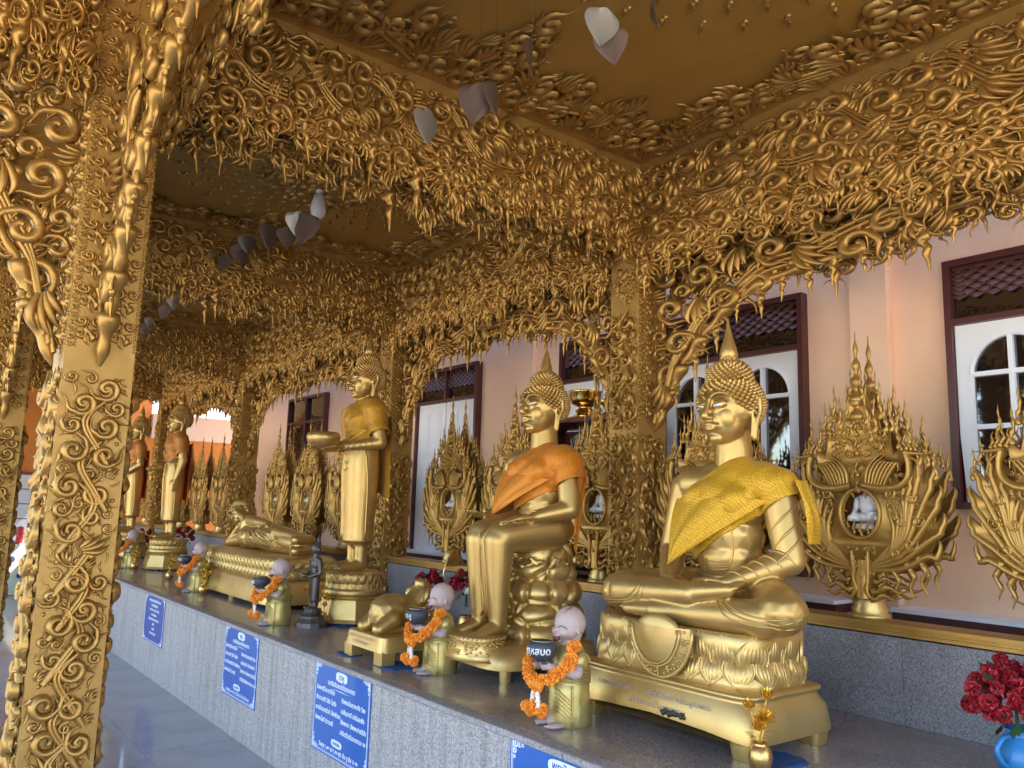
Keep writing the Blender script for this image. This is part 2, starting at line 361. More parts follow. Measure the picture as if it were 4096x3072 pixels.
# ================================================================== SETTING
XL0, XL1, XP, XP1 = .475, .715, 3.5, 3.74       # left pillar row and right (ledge) pillar row
ROWS = [-.75, 3.3, 6.3, 10.1, 13.9]              # front (-y) face of each pillar row
ZC = 3.72; ZL = .73; PW = .24
g = G(); gbox(g, -60, 60, -60, 60, -.30, -.16); ob('ground', g.mesh('ground', 'paving', False), kind='structure')
g = G(); gbox(g, -1.5, 2.06, -2.2, 18, -.155, -.006)
fl = ob('floor', g.mesh('floor', 'gran_floor', False), kind='structure')
tm = bevbox('tile', -.2988, .2988, -.2988, .2988, -.03, 0, 'gran_floor', .0008)
for i in range(5):
    for j in range(24):
        ob('tile', tm, fl, (1.8-.6*i, 1.72+.6*j, rng.uniform(-.0006, .0006)))
# ledge of granite that carries the statues
led = thing('granite_ledge', 'long polished grey granite ledge that all the statues stand on', 'ledge', (2.1, 0, 0))
for k in range(11):
    y0 = -1.2+1.75*k
    o = ob('front_slab', bevbox('front_slab', -.02, .0, y0+.001, y0+1.749, 0, .70, 'gran_front', .001), led)
    ob('lip_slab', bevbox('lip_slab', -.045, .03, y0+.001, y0+1.749, .703, .73, 'gran_lip', .004), led)
ts = [.031, .50, .97, 1.455]
for a, b in zip(ts, ts[1:]):
    for k in range(24):
        y0 = -1.2+.8*k+(.4 if a == .50 else 0)
        ob('top_slab', bevbox('top_slab', a+.001, b-.001, y0+.001, y0+.799, .70, .7295, 'gran_top', .001), led)
boxpart('core', (.0, 1.44, -1.2, 18, 0, .70), 'gran_back', led)
for k in range(13):
    y0 = -1.2+1.5*k
    ob('back_slab', bevbox('back_slab', 1.452, 1.50, y0+.001, y0+1.499, .73, 1.09, 'gran_back', .001), led)
boxpart('back_core', (1.50, 1.60, -1.2, 18, 0, 1.095), 'gran_back', led)
g = G()
for a in ((1.44, 1.60, 1.098, 1.112), (1.450, 1.60, 1.112, 1.130), (1.43, 1.605, 1.130, 1.148)): gbox(g, a[0], a[1], -1.2, 18, a[2], a[3])
for k in range(4): gbox(g, 1.425+.0*k, 1.43, -1.2, 18, 1.133, 1.145) if k == 0 else None
ob('moulding', g.mesh('moulding', 'screen', False), led)

# ---- ceiling with its bays
g = G(); gbox(g, -1.2, 4.15, -1.2, 18.4, ZC, ZC+.16); gbox(g, 4.721, 10, 14.5, 18.4, ZC, ZC+.16)  # second slab is unseen, added to keep sun off the end wall
ceil = ob('ceiling', g.mesh('ceiling', 'ceil', False), kind='structure')
g = G(); gbox(g, -1.35, -1.2, -1.35, 18.4, 3.3, ZC+.3); gbox(g, -1.2, 4.15, -1.35, -1.2, 3.3, ZC+.3)  # unseen boards at the roof's rim, hung low to cut sky light on the ceiling
ob('shade_skirt', g.mesh('shade_skirt', 'ceil', False), ceil)
BW, BL = XP-XL1, 2.76
def border_mesh(W, L):
    g = G(); rg = np.random.default_rng(3); W2, L2 = W/2, L/2
    def edge_d(x, y): return np.minimum(W2-abs(x), L2-abs(y))
    def depth(x, y):   # how far the band reaches inwards, with cusps at the middle and corners
        s = np.where((W2-abs(x)) < (L2-abs(y)), y/L2, x/W2)
        return .33+.17*np.exp(-(s/.12)**2)+.26*np.exp(-((abs(s)-1)/.22)**2)+.06*np.cos(s*22)
    ins = lambda x, y, r: (edge_d(x, y) > .05+r*.7) & (edge_d(x, y) < depth(x, y))
    def phi(x, y):
        if (W2-abs(x)) < (L2-abs(y)): a = math.atan2(-.3*y, -x)
        else: a = math.atan2(-y, -.3*x)
        return a
    scrolls(g, ins, (-W2, W2, -L2, L2), [.075, .052, .034, .021], phi, rg, .62, hs=.6, tries=14)
    for sx in (-1, 1):
        for sy in (-1, 1):
            for q in range(3):
                P = spl([(sx*(W2-.1), sy*(L2-.1)), (sx*(W2-.35), sy*(L2-.13-.03*q)), (sx*(W2-.7), sy*(L2-.2-.03*q)), (sx*(W2-1.05), sy*(L2-.10-.03*q))], 16)
                strip(g, P, .009, .026)
                P = spl([(sx*(W2-.1), sy*(L2-.1)), (sx*(W2-.13-.03*q), sy*(L2-.35)), (sx*(W2-.2-.03*q), sy*(L2-.7)), (sx*(W2-.10-.03*q), sy*(L2-1.05))], 16)
                strip(g, P, .009, .026)
    return g.mesh('border_relief', 'relief')
def medallion_mesh():
    g = G(); rg = np.random.default_rng(5)
    for ring, (rad, n, s) in enumerate(((.07, 8, .05), (.13, 12, .06), (.20, 16, .065), (.27, 20, .06), (.33, 22, .05))):
        for k in range(n):
            a = 2*PI*(k+.5*(ring % 2))/n
            put(g, 'K' if ring in (1, 3) else ('f' if ring == 4 else 'h'), rad*math.cos(a), rad*math.sin(a), s, a, 1 if k % 2 else -1, .02*(4-ring)/4, .9)
    for ring, rad in enumerate((.46, .56, .66, .78)):
        n = 30
        for k in range(n):
            a = 2*PI*(k+.5*(ring % 2))/n
            put(g, 'f', rad*math.cos(a), rad*math.sin(a), .040, a, 1, 0, .7)
            put(g, 'b', (rad-.045)*math.cos(a), (rad-.045)*math.sin(a), .012, a, 1, 0, .8)
    for k in range(8): put(g, 'h', .035*math.cos(k*PI/4), .035*math.sin(k*PI/4), .035, k*PI/4, 1, .012, 1.2)
    put(g, 'b', 0, 0, .03, 0, 1, .01)
    return g
bm_ = border_mesh(BW, BL)
gm = medallion_mesh()
# the rosette's lathe was built about z; turn it so that it faces the same way as the relief
for V_ in gm.v: V_[:, 1] *= 1.7
medm = gm.mesh('rosette', 'relief')
for i in range(4):
    y0, y1 = ROWS[i]+PW, ROWS[i+1]
    rt = (R(90), 0, 0)
    ob('border_relief', bm_, ceil, ((XL1+XP)/2, (y0+y1)/2, ZC-.002), rt, (1, 1, (y1-y0)/BL), kind='stuff')
    if i < 3: ob('rosette', medm, ceil, ((XL1+XP)/2, (y0+y1)/2, ZC-.002), rt, 1.15)
    ob('border_relief', bm_, ceil, (XL0-BW*.3, (y0+y1)/2, ZC-.002), rt, (.6, 1, (y1-y0)/BL), kind='stuff')

# ---- carved pelmets
def flame_pendant(L, seed, sway=1):
    g = G(); n = 22; t = np.linspace(0, 1, n)
    zig = np.abs(((t*3.1+seed*.3) % 1)*2-1)*2-1
    P = np.stack([sway*.065*L*zig*np.clip(1.25-t*1.6, 0, 1)*np.clip(t*6, .3, 1), -t*L], 1)
    r = L*.108*(1-t)**.75*(1+.26*np.cos(t*19.5+seed)*(1-t)); r[-1] = 0.0004
    strip(g, P, r, r*1.25, .004, True)
    put(g, 'b', P[0][0], .002, L*.115, 0, 1, .004, 1.1)
    put(g, 'h', P[3][0]+sway*L*.13, -L*.10, L*.20, -PI/2+.9*sway, int(sway), .002, 1.1, True)
    put(g, 'k', P[1][0]-L*.14*sway, -L*.02, L*.16, -PI/2-.9*sway, int(sway), .0, 1.1, True)
    return g.mesh('pendant', 'relief')
PEND = [flame_pendant(.17, 0, 1), flame_pendant(.18, 1.4, -1), flame_pendant(.215, 2.2, 1), flame_pendant(.14, .7, -1)]
def pelmet_meshes(L, seed, dfun, radii, big=False):
    rg = np.random.default_rng(seed)
    b = G(); nu = 40; u = np.linspace(0, L, nu); d = np.array([dfun(x) for x in u])-.10
    fr = np.stack([np.repeat(u, 2), np.zeros(nu*2), np.stack([np.zeros(nu), -d], 1).ravel()], 1)
    bk = fr+[0, .02, 0]; i = np.arange(nu-1)*2
    F = np.stack([i, i+1, i+3, i+2], 1); b.add(np.vstack([fr, bk]), [F, F[:, ::-1]+2*nu, np.stack([i+1, i+1+2*nu, i+3+2*nu, i+3], 1)])
    board = b.mesh('backing_board', 'board', False)
    g = G()
    dv_ = np.vectorize(dfun)
    ins = lambda x, y, r: (x > r*.8) & (x < L-r*.8) & (y < -.035-r) & (y > -dv_(x)+r*.4)
    def phi(x, y): return -PI/2+(-1 if x < L/2 else 1)*(.9-.9*min(1, -y/dfun(x)))+.6*math.sin(x*9)
    scrolls(g, ins, (0, L, -1, 0), radii, phi, rg, .66, hs=1.05, lace=False, w0=.0, tries=14, lf=.24)
    # interlaced flame scrolls that carry on below the backing board
    for w_ in (.004, -.022):
        low = lambda x, y, r: (x > r*.6) & (x < L-r*.6) & (y < -dv_(x)+.16) & (y > -dv_(x)-.045-.035*np.sin(x*31+w_*200))
        scrolls(g, low, (0, L, -1, 0), [.056, .040, .028], lambda x, y: -PI/2+.8*math.sin(x*17+w_*90), rg, .62, lace=True, w0=w_, hs=.8, tries=16)
    # sweeping triple stems
    for k in range(7):
        u0 = L*(k+.2)/7; sgn = -1 if u0 < L/2 else 1
        for q in range(3):
            P = spl([(u0, -.10-.02*q), (u0+.10, -.13-.022*q), (u0+.2, -.26-.022*q), (u0+.30, -.33-.02*q), (u0+.42, -.34-.02*q)], 14)
            if sgn > 0: P[:, 0] = 2*u0+.4-P[:, 0]
            P[:, 0] = np.clip(P[:, 0], .01, L-.01); strip(g, P, .008, .024, .014)
    # central mask-like medallion
    c = (L/2, -dfun(L/2)*.72)
    for ring, (rad, n, s) in enumerate(((.05, 7, .045), (.10, 11, .06), (.16, 15, .06))):
        for k in range(n):
            a = PI*(k+.5)/n*1.5-PI*.25
            a = -a
            put(g, 'h' if ring != 1 else 'K', c[0]+rad*math.cos(a), c[1]+rad*math.sin(a)*.9, s, a, 1 if math.cos(a) > 0 else -1, .05-.012*ring, 1.2, True)
    put(g, 'f', c[0], c[1]-.2, .07, -PI/2, 1, .03, 1.3, True); put(g, 'b', c[0], c[1], .025, 0, 1, .07)
    # raised cord along the top
    for q in range(int(L/.018)): pass
    rel = g.mesh('scroll_relief', 'relief')
    pend = []
    x = .06
    while x < L-.05:
        pend.append((x, -dfun(x)+.07+rg.uniform(-.07, .05), int(rg.integers(0, 4)), rg.uniform(.85, 1.2), rg.normal(0, .12)))
        x += rg.uniform(.095, .16)
    return board, rel, pend
dT = lambda u: .50+.07*math.exp(-((u-BW/2)/.22)**2)+.08*math.exp(-((u)/.25)**2)+.08*math.exp(-((u-BW)/.25)**2)+.02*math.cos(u*18)
dLg = lambda u: .60+.10*math.exp(-((u-BL/2)/.25)**2)+.10*math.exp(-((u)/.3)**2)+.10*math.exp(-((u-BL)/.3)**2)+.02*math.cos(u*16)
dO = lambda u: .76+.05*math.cos(u*7)
PT = pelmet_meshes(BW, 11, dT, [.078, .054, .036, .024])
PL = pelmet_meshes(BL, 12, dLg, [.078, .054, .036, .024])
PO = pelmet_meshes(BL, 13, dO, [.085, .055, .035])
def pelmet(P, loc, rz, L, sx, label, group, pend=True):
    t = thing('carved_pelmet', label, 'pelmet', loc, rz, group)
    t.scale = (sx, 1, 1)
    ob('backing_board', P[0], t, (0, 0, 0)); ob('scroll_relief', P[1], t, (0, -.001, 0), kind='stuff')
    if pend:
        for (x, z, k, s, r) in P[2]: ob('pendant', PEND[k], t, (x, -.012, z), (0, r, 0), (s/sx, s, s))
    return t
# open scroll bracket between a pillar and the pelmet (half an arch); u runs away from the pillar
zb = lambda u: float(np.interp(u, [0, .1, .2, .42, .62, .9, 1.4], [2.10, 2.22, 2.42, 2.70, 2.80, 2.84, 2.90]))
zb2 = lambda u: float(np.interp(u, [0, .08, .17, .30, .42, .56, .9, 1.4], [2.12, 2.24, 2.40, 2.62, 2.79, 2.94, 3.12, 3.2]))
def bracket_mesh(seed, zb, umax=1.38):
    g = G(); rg = np.random.default_rng(seed); zv = np.vectorize(zb)
    ins = lambda x, y, r: (x > r*.75) & (x < umax-r*.5) & (y > zv(x)+r*.55) & (y < 3.30)
    phi = lambda x, y: -PI/2+.9*math.sin(x*7+y*5)+.3
    scrolls(g, ins, (0, 1.38, 2, 3.3), [.095, .06, .042, .028], phi, rg, .72, lace=True, w0=0, tries=14, hs=.62)
    for q in range(3 if umax > 1.3 else 0):
        P = spl([(.02+.02*q, 2.12+.03*q), (.10+.0*q, 2.35+.02*q), (.22, 2.60+.03*q), (.45, 2.80+.03*q), (.8, 2.93+.03*q), (1.38, 3.0+.03*q)], 34)
        P[:, 1] += .018*np.sin(np.linspace(0, 30, 34)); strip(g, P, .014, .03, 0, True)
    return g
BR = bracket_mesh(21, zb).mesh('scroll_lace', 'relief'); BR2 = bracket_mesh(23, zb2, 1.0).mesh('scroll_lace', 'relief')
def edge_mesh(segs, r0):
    gk = G()    # knuckled flame edge of the bracket: every knuckle starts thick at the top and points down to the pillar
    for (a, b) in zip(segs, segs[1:]):
        a = np.array(a); b = np.array(b); t = np.linspace(0, 1, 14)[:, None]
        P = b+(a-b)*t*1.2; P = np.stack([P[:, 0], np.zeros(14), P[:, 1]], 1)
        tt = t[:, 0]; r = r0*(1-tt)**.5*(1+.22*np.sin(tt*11)); r[-1] = .001
        tube(gk, P, r, 10)
    return gk.mesh('flame_edge', 'relief')
BE = edge_mesh([(0.03, 2.10), (.10, 2.27), (.17, 2.45), (.28, 2.60), (.42, 2.75), (.58, 2.84), (.78, 2.87), (1.0, 2.89)], .033)
BE2 = edge_mesh([(0.03, 2.10), (.09, 2.26), (.155, 2.41), (.235, 2.56), (.32, 2.70), (.42, 2.84), (.54, 2.97), (.72, 3.06), (.95, 3.14)], .036)
def bracket(loc, rz, mirror, label, sx=1.0, steep=False, group='open scroll brackets beside the pillars'):
    t = thing('scroll_bracket', label, 'bracket', loc, rz, group, (-sx if mirror else sx, 1, 1))
    ob('scroll_lace', BR2 if steep else BR, t, kind='stuff'); ob('flame_edge', BE2 if steep else BE, t)
    for i, u in enumerate(np.arange(.14, 1.0 if steep else 1.36, .16 if steep else .105)):
        ob('pendant', PEND[i % 4], t, (u, -.004, (zb2 if steep else zb)(u)+.03), (0, .1*math.sin(i*3), 0), .85+.15*math.sin(i*2))
    return t
bayname = ['nearest the camera', 'behind the seated statues', 'above the reclining statue', 'at the far end of the gallery']
for i in range(4):
    y0, y1 = ROWS[i]+PW, ROWS[i+1]; L = y1-y0; sx = L/BL; ym = (y0+y1)/2
    # facing the gallery on the ledge side: local u runs towards -y
    pelmet(PL, (XP-.012, y1, ZC), R(-90), BL, sx, 'gold pelmet over the ledge, inner row, '+bayname[i], 'carved gold pelmets under the ceiling')
    pelmet(PO, (XP1+.03, y1, ZC), R(-90), BL, sx, 'gold pelmet over the ledge, outer row, '+bayname[i], 'carved gold pelmets under the ceiling')
    if i < 3: pelmet(PL, (XL1+.012, y0, ZC), R(90), BL, sx, 'gold pelmet along the walkway pillars, '+bayname[i], 'carved gold pelmets under the ceiling', i > 0)
    for x, nm in ((XP+.12, 'ledge'), (XL0+.12, 'walkway')):
        if nm == 'walkway' and i > 2: continue
        bracket((x, y1, 0), R(-90), False, steep=nm == 'walkway', sx=1.0 if nm == 'walkway' else sx, label=f'gold scroll bracket, near side of the {["first","second","third","fourth"][i]} {nm} pillar')
        if i > 0: bracket((x, y0, 0), R(-90), True, steep=nm == 'walkway', sx=1.0 if nm == 'walkway' else sx, label=f'gold scroll bracket, far side of the {["","first","second","third"][i]} {nm} pillar')
for j in range(1, 5):
    y = ROWS[j]; nm = ['', 'first', 'second', 'third', 'fourth'][j]
    pelmet(PT, (XL1, y-.012, ZC), 0, BW, 1, f'gold carved pelmet across the gallery, {nm} pillar pair, near face', 'carved gold pelmets across the gallery')
    if j < 4: pelmet(PT, (XL1, y+PW+.012, ZC), 0, BW, 1, f'gold carved pelmet across the gallery, {nm} pillar pair, far face', 'carved gold pelmets across the gallery')
    if j < 4:
        pelmet(PT, (XL0-BW*.6, y-.012, ZC), 0, BW, .6, f'gold carved pelmet left of the walkway pillar, {nm} row', 'carved gold pelmets across the gallery', j == 1)
        bracket((XL0, y+.12, 0), 0, True, f'gold scroll bracket on the left of the {nm} walkway pillar')
# ---- pillars
def vine_face(h, seed, W=PW, radii=(.060, .042, .028, .018)):
    g = G(); rg = np.random.default_rng(seed); W2 = W/2-.012
    # rising stems that sway from side to side, with curls breaking off both ways
    ins = lambda x, y, r: (abs(x) < W2-r*.7) & (y > r) & (y < h-r*1.2)
    phi = lambda x, y: PI/2-.75*math.sin(y*9+x*6)
    scrolls(g, ins, (-W2, W2, 0, h), list(radii), phi, rg, .74, hs=1.1, tries=22, lf=.12)
    y = .02
    while y < h-.25:
        s = 1 if rg.random() < .5 else -1
        for q in range(2):
            P = spl([(s*.07, y), (s*(.03-.012*q), y+.07), (-s*(.02+.012*q), y+.15), (-s*(.015+.012*q), y+.2), (s*.03, y+.25)], 14)
            strip(g, P, np.linspace(.013, .007, 14), .022, .006)
        y += .15
    return g.mesh('vine_relief', 'relief')
VF = vine_face(2.04, 31); VF2 = vine_face(2.04, 32); VU = vine_face(.74, 33)
def sprig_face(h):
    g = G(); n = int(h/.125)
    for c in (-.052, .064):
        for k in range(n):
            y = .07+k*.125
            put(g, 'f', c, y+.012, .054, PI/2+.25, 1, .0, 1.4); put(g, 'k', c-.025, y+.034, .026, PI*.75, -1, 0, 1.5); put(g, 'k', c+.027, y+.038, .024, PI*.25, 1, 0, 1.5); put(g, 'h', c, y-.03, .03, -PI/2+.5, 1, 0, 1.4)
            put(g, 'k', c-.022, y-.014, .024, PI*.8, 1, 0, 1.4); put(g, 'k', c+.024, y-.016, .022, PI*.2, -1, 0, 1.4)
    for k in range(int(h/.012)):
        for c in (-.090, .006, .113): put(g, 'b', c, k*.012+.01, .0052, 0, 1, 0, 1)
    for k in range(int(h/.028)): put(g, 'k', -.105, k*.028+.015, .013, PI/2, 1 if k % 2 else -1, 0, 1.4)
    return g.mesh('sprig_relief', 'relief')
SF = sprig_face(1.52)
gg = G(); rg_ = np.random.default_rng(9)
scrolls(gg, lambda x, y, r: (x/.085)**2+(y/.11)**2 < .8, (-.1, .1, -.12, .12), [.03, .018, .012], lambda x, y: math.atan2(y, x), rg_, .7, hs=.6)
BADGE = gg.mesh('badge_relief', 'relief')
g = G(); gbox(g, -PW/2, PW/2, 0, PW, 0, ZC)
SHAFT = g.mesh('shaft', 'board', False)
# rounded corner knuckles that stand out along the outer edge of a pillar's lower part
def pillar(x, y, label, group):
    t = thing('carved_pillar', label, 'pillar', (x, y, 0), 0, group)
    ob('shaft', SHAFT, t)
    ob('vine_relief', VF, t, (0, -.001, .02), kind='stuff'); ob('sprig_relief', SF, t, (0, -.001, 2.13), kind='stuff')
    for (lx, ly, rz, V2) in ((-PW/2-.001, PW/2, R(-90), VF2), (PW/2+.001, PW/2, R(90), VF2), (0, PW+.001, R(180), VF)):
        ob('vine_relief', V2, t, (lx, ly, .02), (0, 0, rz), kind='stuff')
        if rz == R(-90) and x > 2: ob('vine_relief', VU, t, (lx, ly, 2.07), (0, 0, rz), kind='stuff'); ob('badge_relief', BADGE, t, (lx, ly, 2.97), (0, 0, rz), 1.15, kind='stuff')
        else: ob('sprig_relief', SF, t, (lx, ly, 2.13), (0, 0, rz), kind='stuff')
    return t
for j in range(0, 5):
    nm = ['frontmost', 'first', 'second', 'third', 'fourth'][j]
    pillar(XP+.12, ROWS[j], f'square gold carved pillar on the granite ledge, {nm} of its row from the camera', 'carved pillars on the ledge')
    if j in (1, 2, 3): pillar(XL0+.12, ROWS[j], f'square gold carved pillar on the walkway floor, {nm} of its row from the camera', 'carved pillars on the walkway')

# ---- pink temple wall with its windows and doors
WX = 4.8
wall = thing('temple_wall', 'pink plastered temple wall with maroon framed windows behind the ledge', 'wall', (WX, 0, 0))
boxpart('plaster', (0, .5, -6, 14.0, -.1, 7.2), 'plaster', wall); boxpart('sun_block_eave', (-.9, 1.2, -6.4, 14.4, 7.21, 7.4), 'tile', wall)  # wall carried up and unseen eave added above it to block the sun
for y in (-.95, 2.405, 5.82, 9.2): boxpart('pilaster', (-.07, -.001, y, y+.24, -.1, 7.1), 'plaster', wall)
for a, b in ((-.70, 2.36), (2.70, 5.78), (6.10, 9.16)):
    boxpart('plinth', (-.22, -.002, a, b, -.1, 1.03), 'plaster', wall)
    boxpart('plinth_band', (-.235, -.002, a, b, 1.031, 1.083), 'maroon', wall)
    boxpart('plinth_top', (-.26, -.002, a, b, 1.084, 1.105), 'white', wall)
def arch_leaf(par, y0, y1, z0, z1):     # white leaf with an arched four-light window
    yc = (y0+y1)/2; hw = (y1-y0)/2-.085; zt = z1-.09; zs = zt-hw; zbm = z0+.12
    inner = [(yc-hw, zbm), (yc, zbm), (yc+hw, zbm), (yc+hw, (zbm+zs)/2), (yc+hw, zs)]
    inner += [(yc+hw*math.cos(a), zs+hw*math.sin(a)) for a in np.linspace(0, PI, 15)[1:-1]]
    inner += [(yc-hw, zs), (yc-hw, (zbm+zs)/2)]
    cz = (z0+z1)/2; outer = []
    for (a, b) in inner:
        dy, dz = a-yc, b-cz; k = min(((y1-y0)/2)/max(abs(dy), 1e-6), ((z1-z0)/2)/max(abs(dz), 1e-6)); outer.append((yc+dy*k, cz+dz*k))
    corners = {}
    n = len(inner); x0, x1 = -.045, -.012
    g = G(); V = [(x0, *p) for p in inner]+[(x0, *p) for p in outer]+[(x1, *p) for p in inner]
    F = [(i, (i+1) % n, n+(i+1) % n, n+i) for i in range(n)]+[(i, 2*n+i, 2*n+(i+1) % n, (i+1) % n) for i in range(n)]
    g.add(V, np.array(F))
    for (cy, cz_) in ((y0, z0), (y1, z0), (y0, z1), (y1, z1)):   # fill the four outer corners
        idx = sorted(range(n), key=lambda i: (outer[i][0]-cy)**2+(outer[i][1]-cz_)**2)[:2]
        g.add([(x0, *outer[idx[0]]), (x0, *outer[idx[1]]), (x0, cy, cz_)], np.array([(0, 1, 2)]))
    lf = ob('window_leaf', g.mesh('window_leaf', 'white', False), par)
    g = G(); gbox(g, -.028, -.022, yc-hw-.005, yc+hw+.005, zbm-.005, zt+.005); ob('pane', g.mesh('pane', 'glass', False), par)
    g = G(); P = [(-.05, yc+(hw+.008)*math.cos(a), zs+(hw+.008)*math.sin(a)) for a in np.linspace(0, PI, 20)]
    tube(g, P, .010, 6); gbox(g, -.056, -.024, yc-.013, yc+.013, zbm, zt)
    for z in (zs-.0, (zs+zbm)/2): gbox(g, -.054, -.022, yc-hw, yc+hw, z-.013, z+.013)
    ob('glazing_bar', g.mesh('glazing_bar', 'white', False), par)
def panel_leaf(par, y0, y1, z0, z1, rows):
    boxpart('door_leaf', (-.045, -.012, y0, y1, z0, z1), 'white', par)
    h = (z1-z0-.08)/rows; w_ = (y1-y0-.24)/2
    for r_ in range(rows):
        for c in range(2):
            a = y0+.08+c*(w_+.08); b = z0+.08+r_*h
            g = G(); gbox(g, -.052, -.046, a, a+w_, b, b+h-.08); gbox(g, -.06, -.0521, a+.025, a+w_-.025, b+.025, b+h-.105)
            ob('door_panel', g.mesh('door_panel', 'white', False), par)
def window(y0, y1, z0, z1, kind, label):
    o = ob('window', None, wall, label=label)
    f = .038; g = G()
    for a in ((y0-f, y0, z0-f, z1+f), (y1, y1+f, z0-f, z1+f), (y0, y1, z1, z1+f), (y0, y1, z0-f, z0), (y0, y1, 2.70, 2.735), ((y0+y1)/2-.018, (y0+y1)/2+.018, 2.736, z1)):
        gbox(g, -.075, -.002, *a)
    if kind == 'dark': gbox(g, -.07, -.003, (y0+y1)/2-.02, (y0+y1)/2+.02, z0, 2.70)
    ob('frame', g.mesh('frame', 'maroon', False), o)
    boxpart('transom_pane', (-.03, -.02, y0, y1, 2.736, z1), 'glass', o)
    if kind != 'dark':
        # tile rows in the upper fanlight, modelled in place of a reflected roof
        g = G(); rows = 7; zt0 = 2.86
        for r_ in range(rows):
            zb_ = zt0+(z1-zt0)*r_/rows; n = int((y1-y0)/.085)
            for k in range(n):
                a = y0+(y1-y0)*k/n+(.5*(y1-y0)/n if r_ % 2 and k < n-1 else 0); b = min(y1, a+(y1-y0)/n); m_ = a+(b-a)*.5; h = (z1-zt0)/rows
                V = [(-.040, a, zb_+.006), (-.060, m_, zb_-.016), (-.040, b, zb_+.006), (-.034, a, zb_+h), (-.038, m_, zb_+h-.004), (-.034, b, zb_+h)]
                g.add(V, np.array([(0, 3, 4, 1), (1, 4, 5, 2)]))
        ob('reflected_tiles', g.mesh('reflected_tiles', 'tile', False), o, kind='stuff')
    ym = (y0+y1)/2
    if kind == 'arch':
        arch_leaf(o, y0+.004, ym-.003, z0, 2.698); arch_leaf(o, ym+.003, y1-.004, z0, 2.698)
    elif kind == 'door':
        panel_leaf(o, y0+.004, ym-.008, z0, 2.698, 4); panel_leaf(o, ym+.008, y1-.004, z0, 2.698, 4)
        g = G()
        for z in (2.45, 1.5): lathe(g, [(.011, -.06), (.011, .06)], 8, -.055, y0+.01, z)
        ob('hinge', g.mesh('hinge', 'shiny'), o)
    else: boxpart('pane', (-.03, -.02, y0, y1, z0, 2.70), 'glass2', o)
window(.88, 2.03, 1.70, 3.045, 'arch', 'window with two arched white leaves at the right edge')
window(3.02, 4.19, 1.25, 3.045, 'arch', 'window with two arched white leaves behind the seated statue')
window(4.40, 5.40, 1.70, 3.045, 'door', 'white panelled shutter behind the dark cupboard')
window(6.76, 7.87, .35, 3.045, 'door', 'tall white panelled double door')
window(10.4, 11.6, .9, 3.06, 'dark', 'dark window with a mirror-like pane')

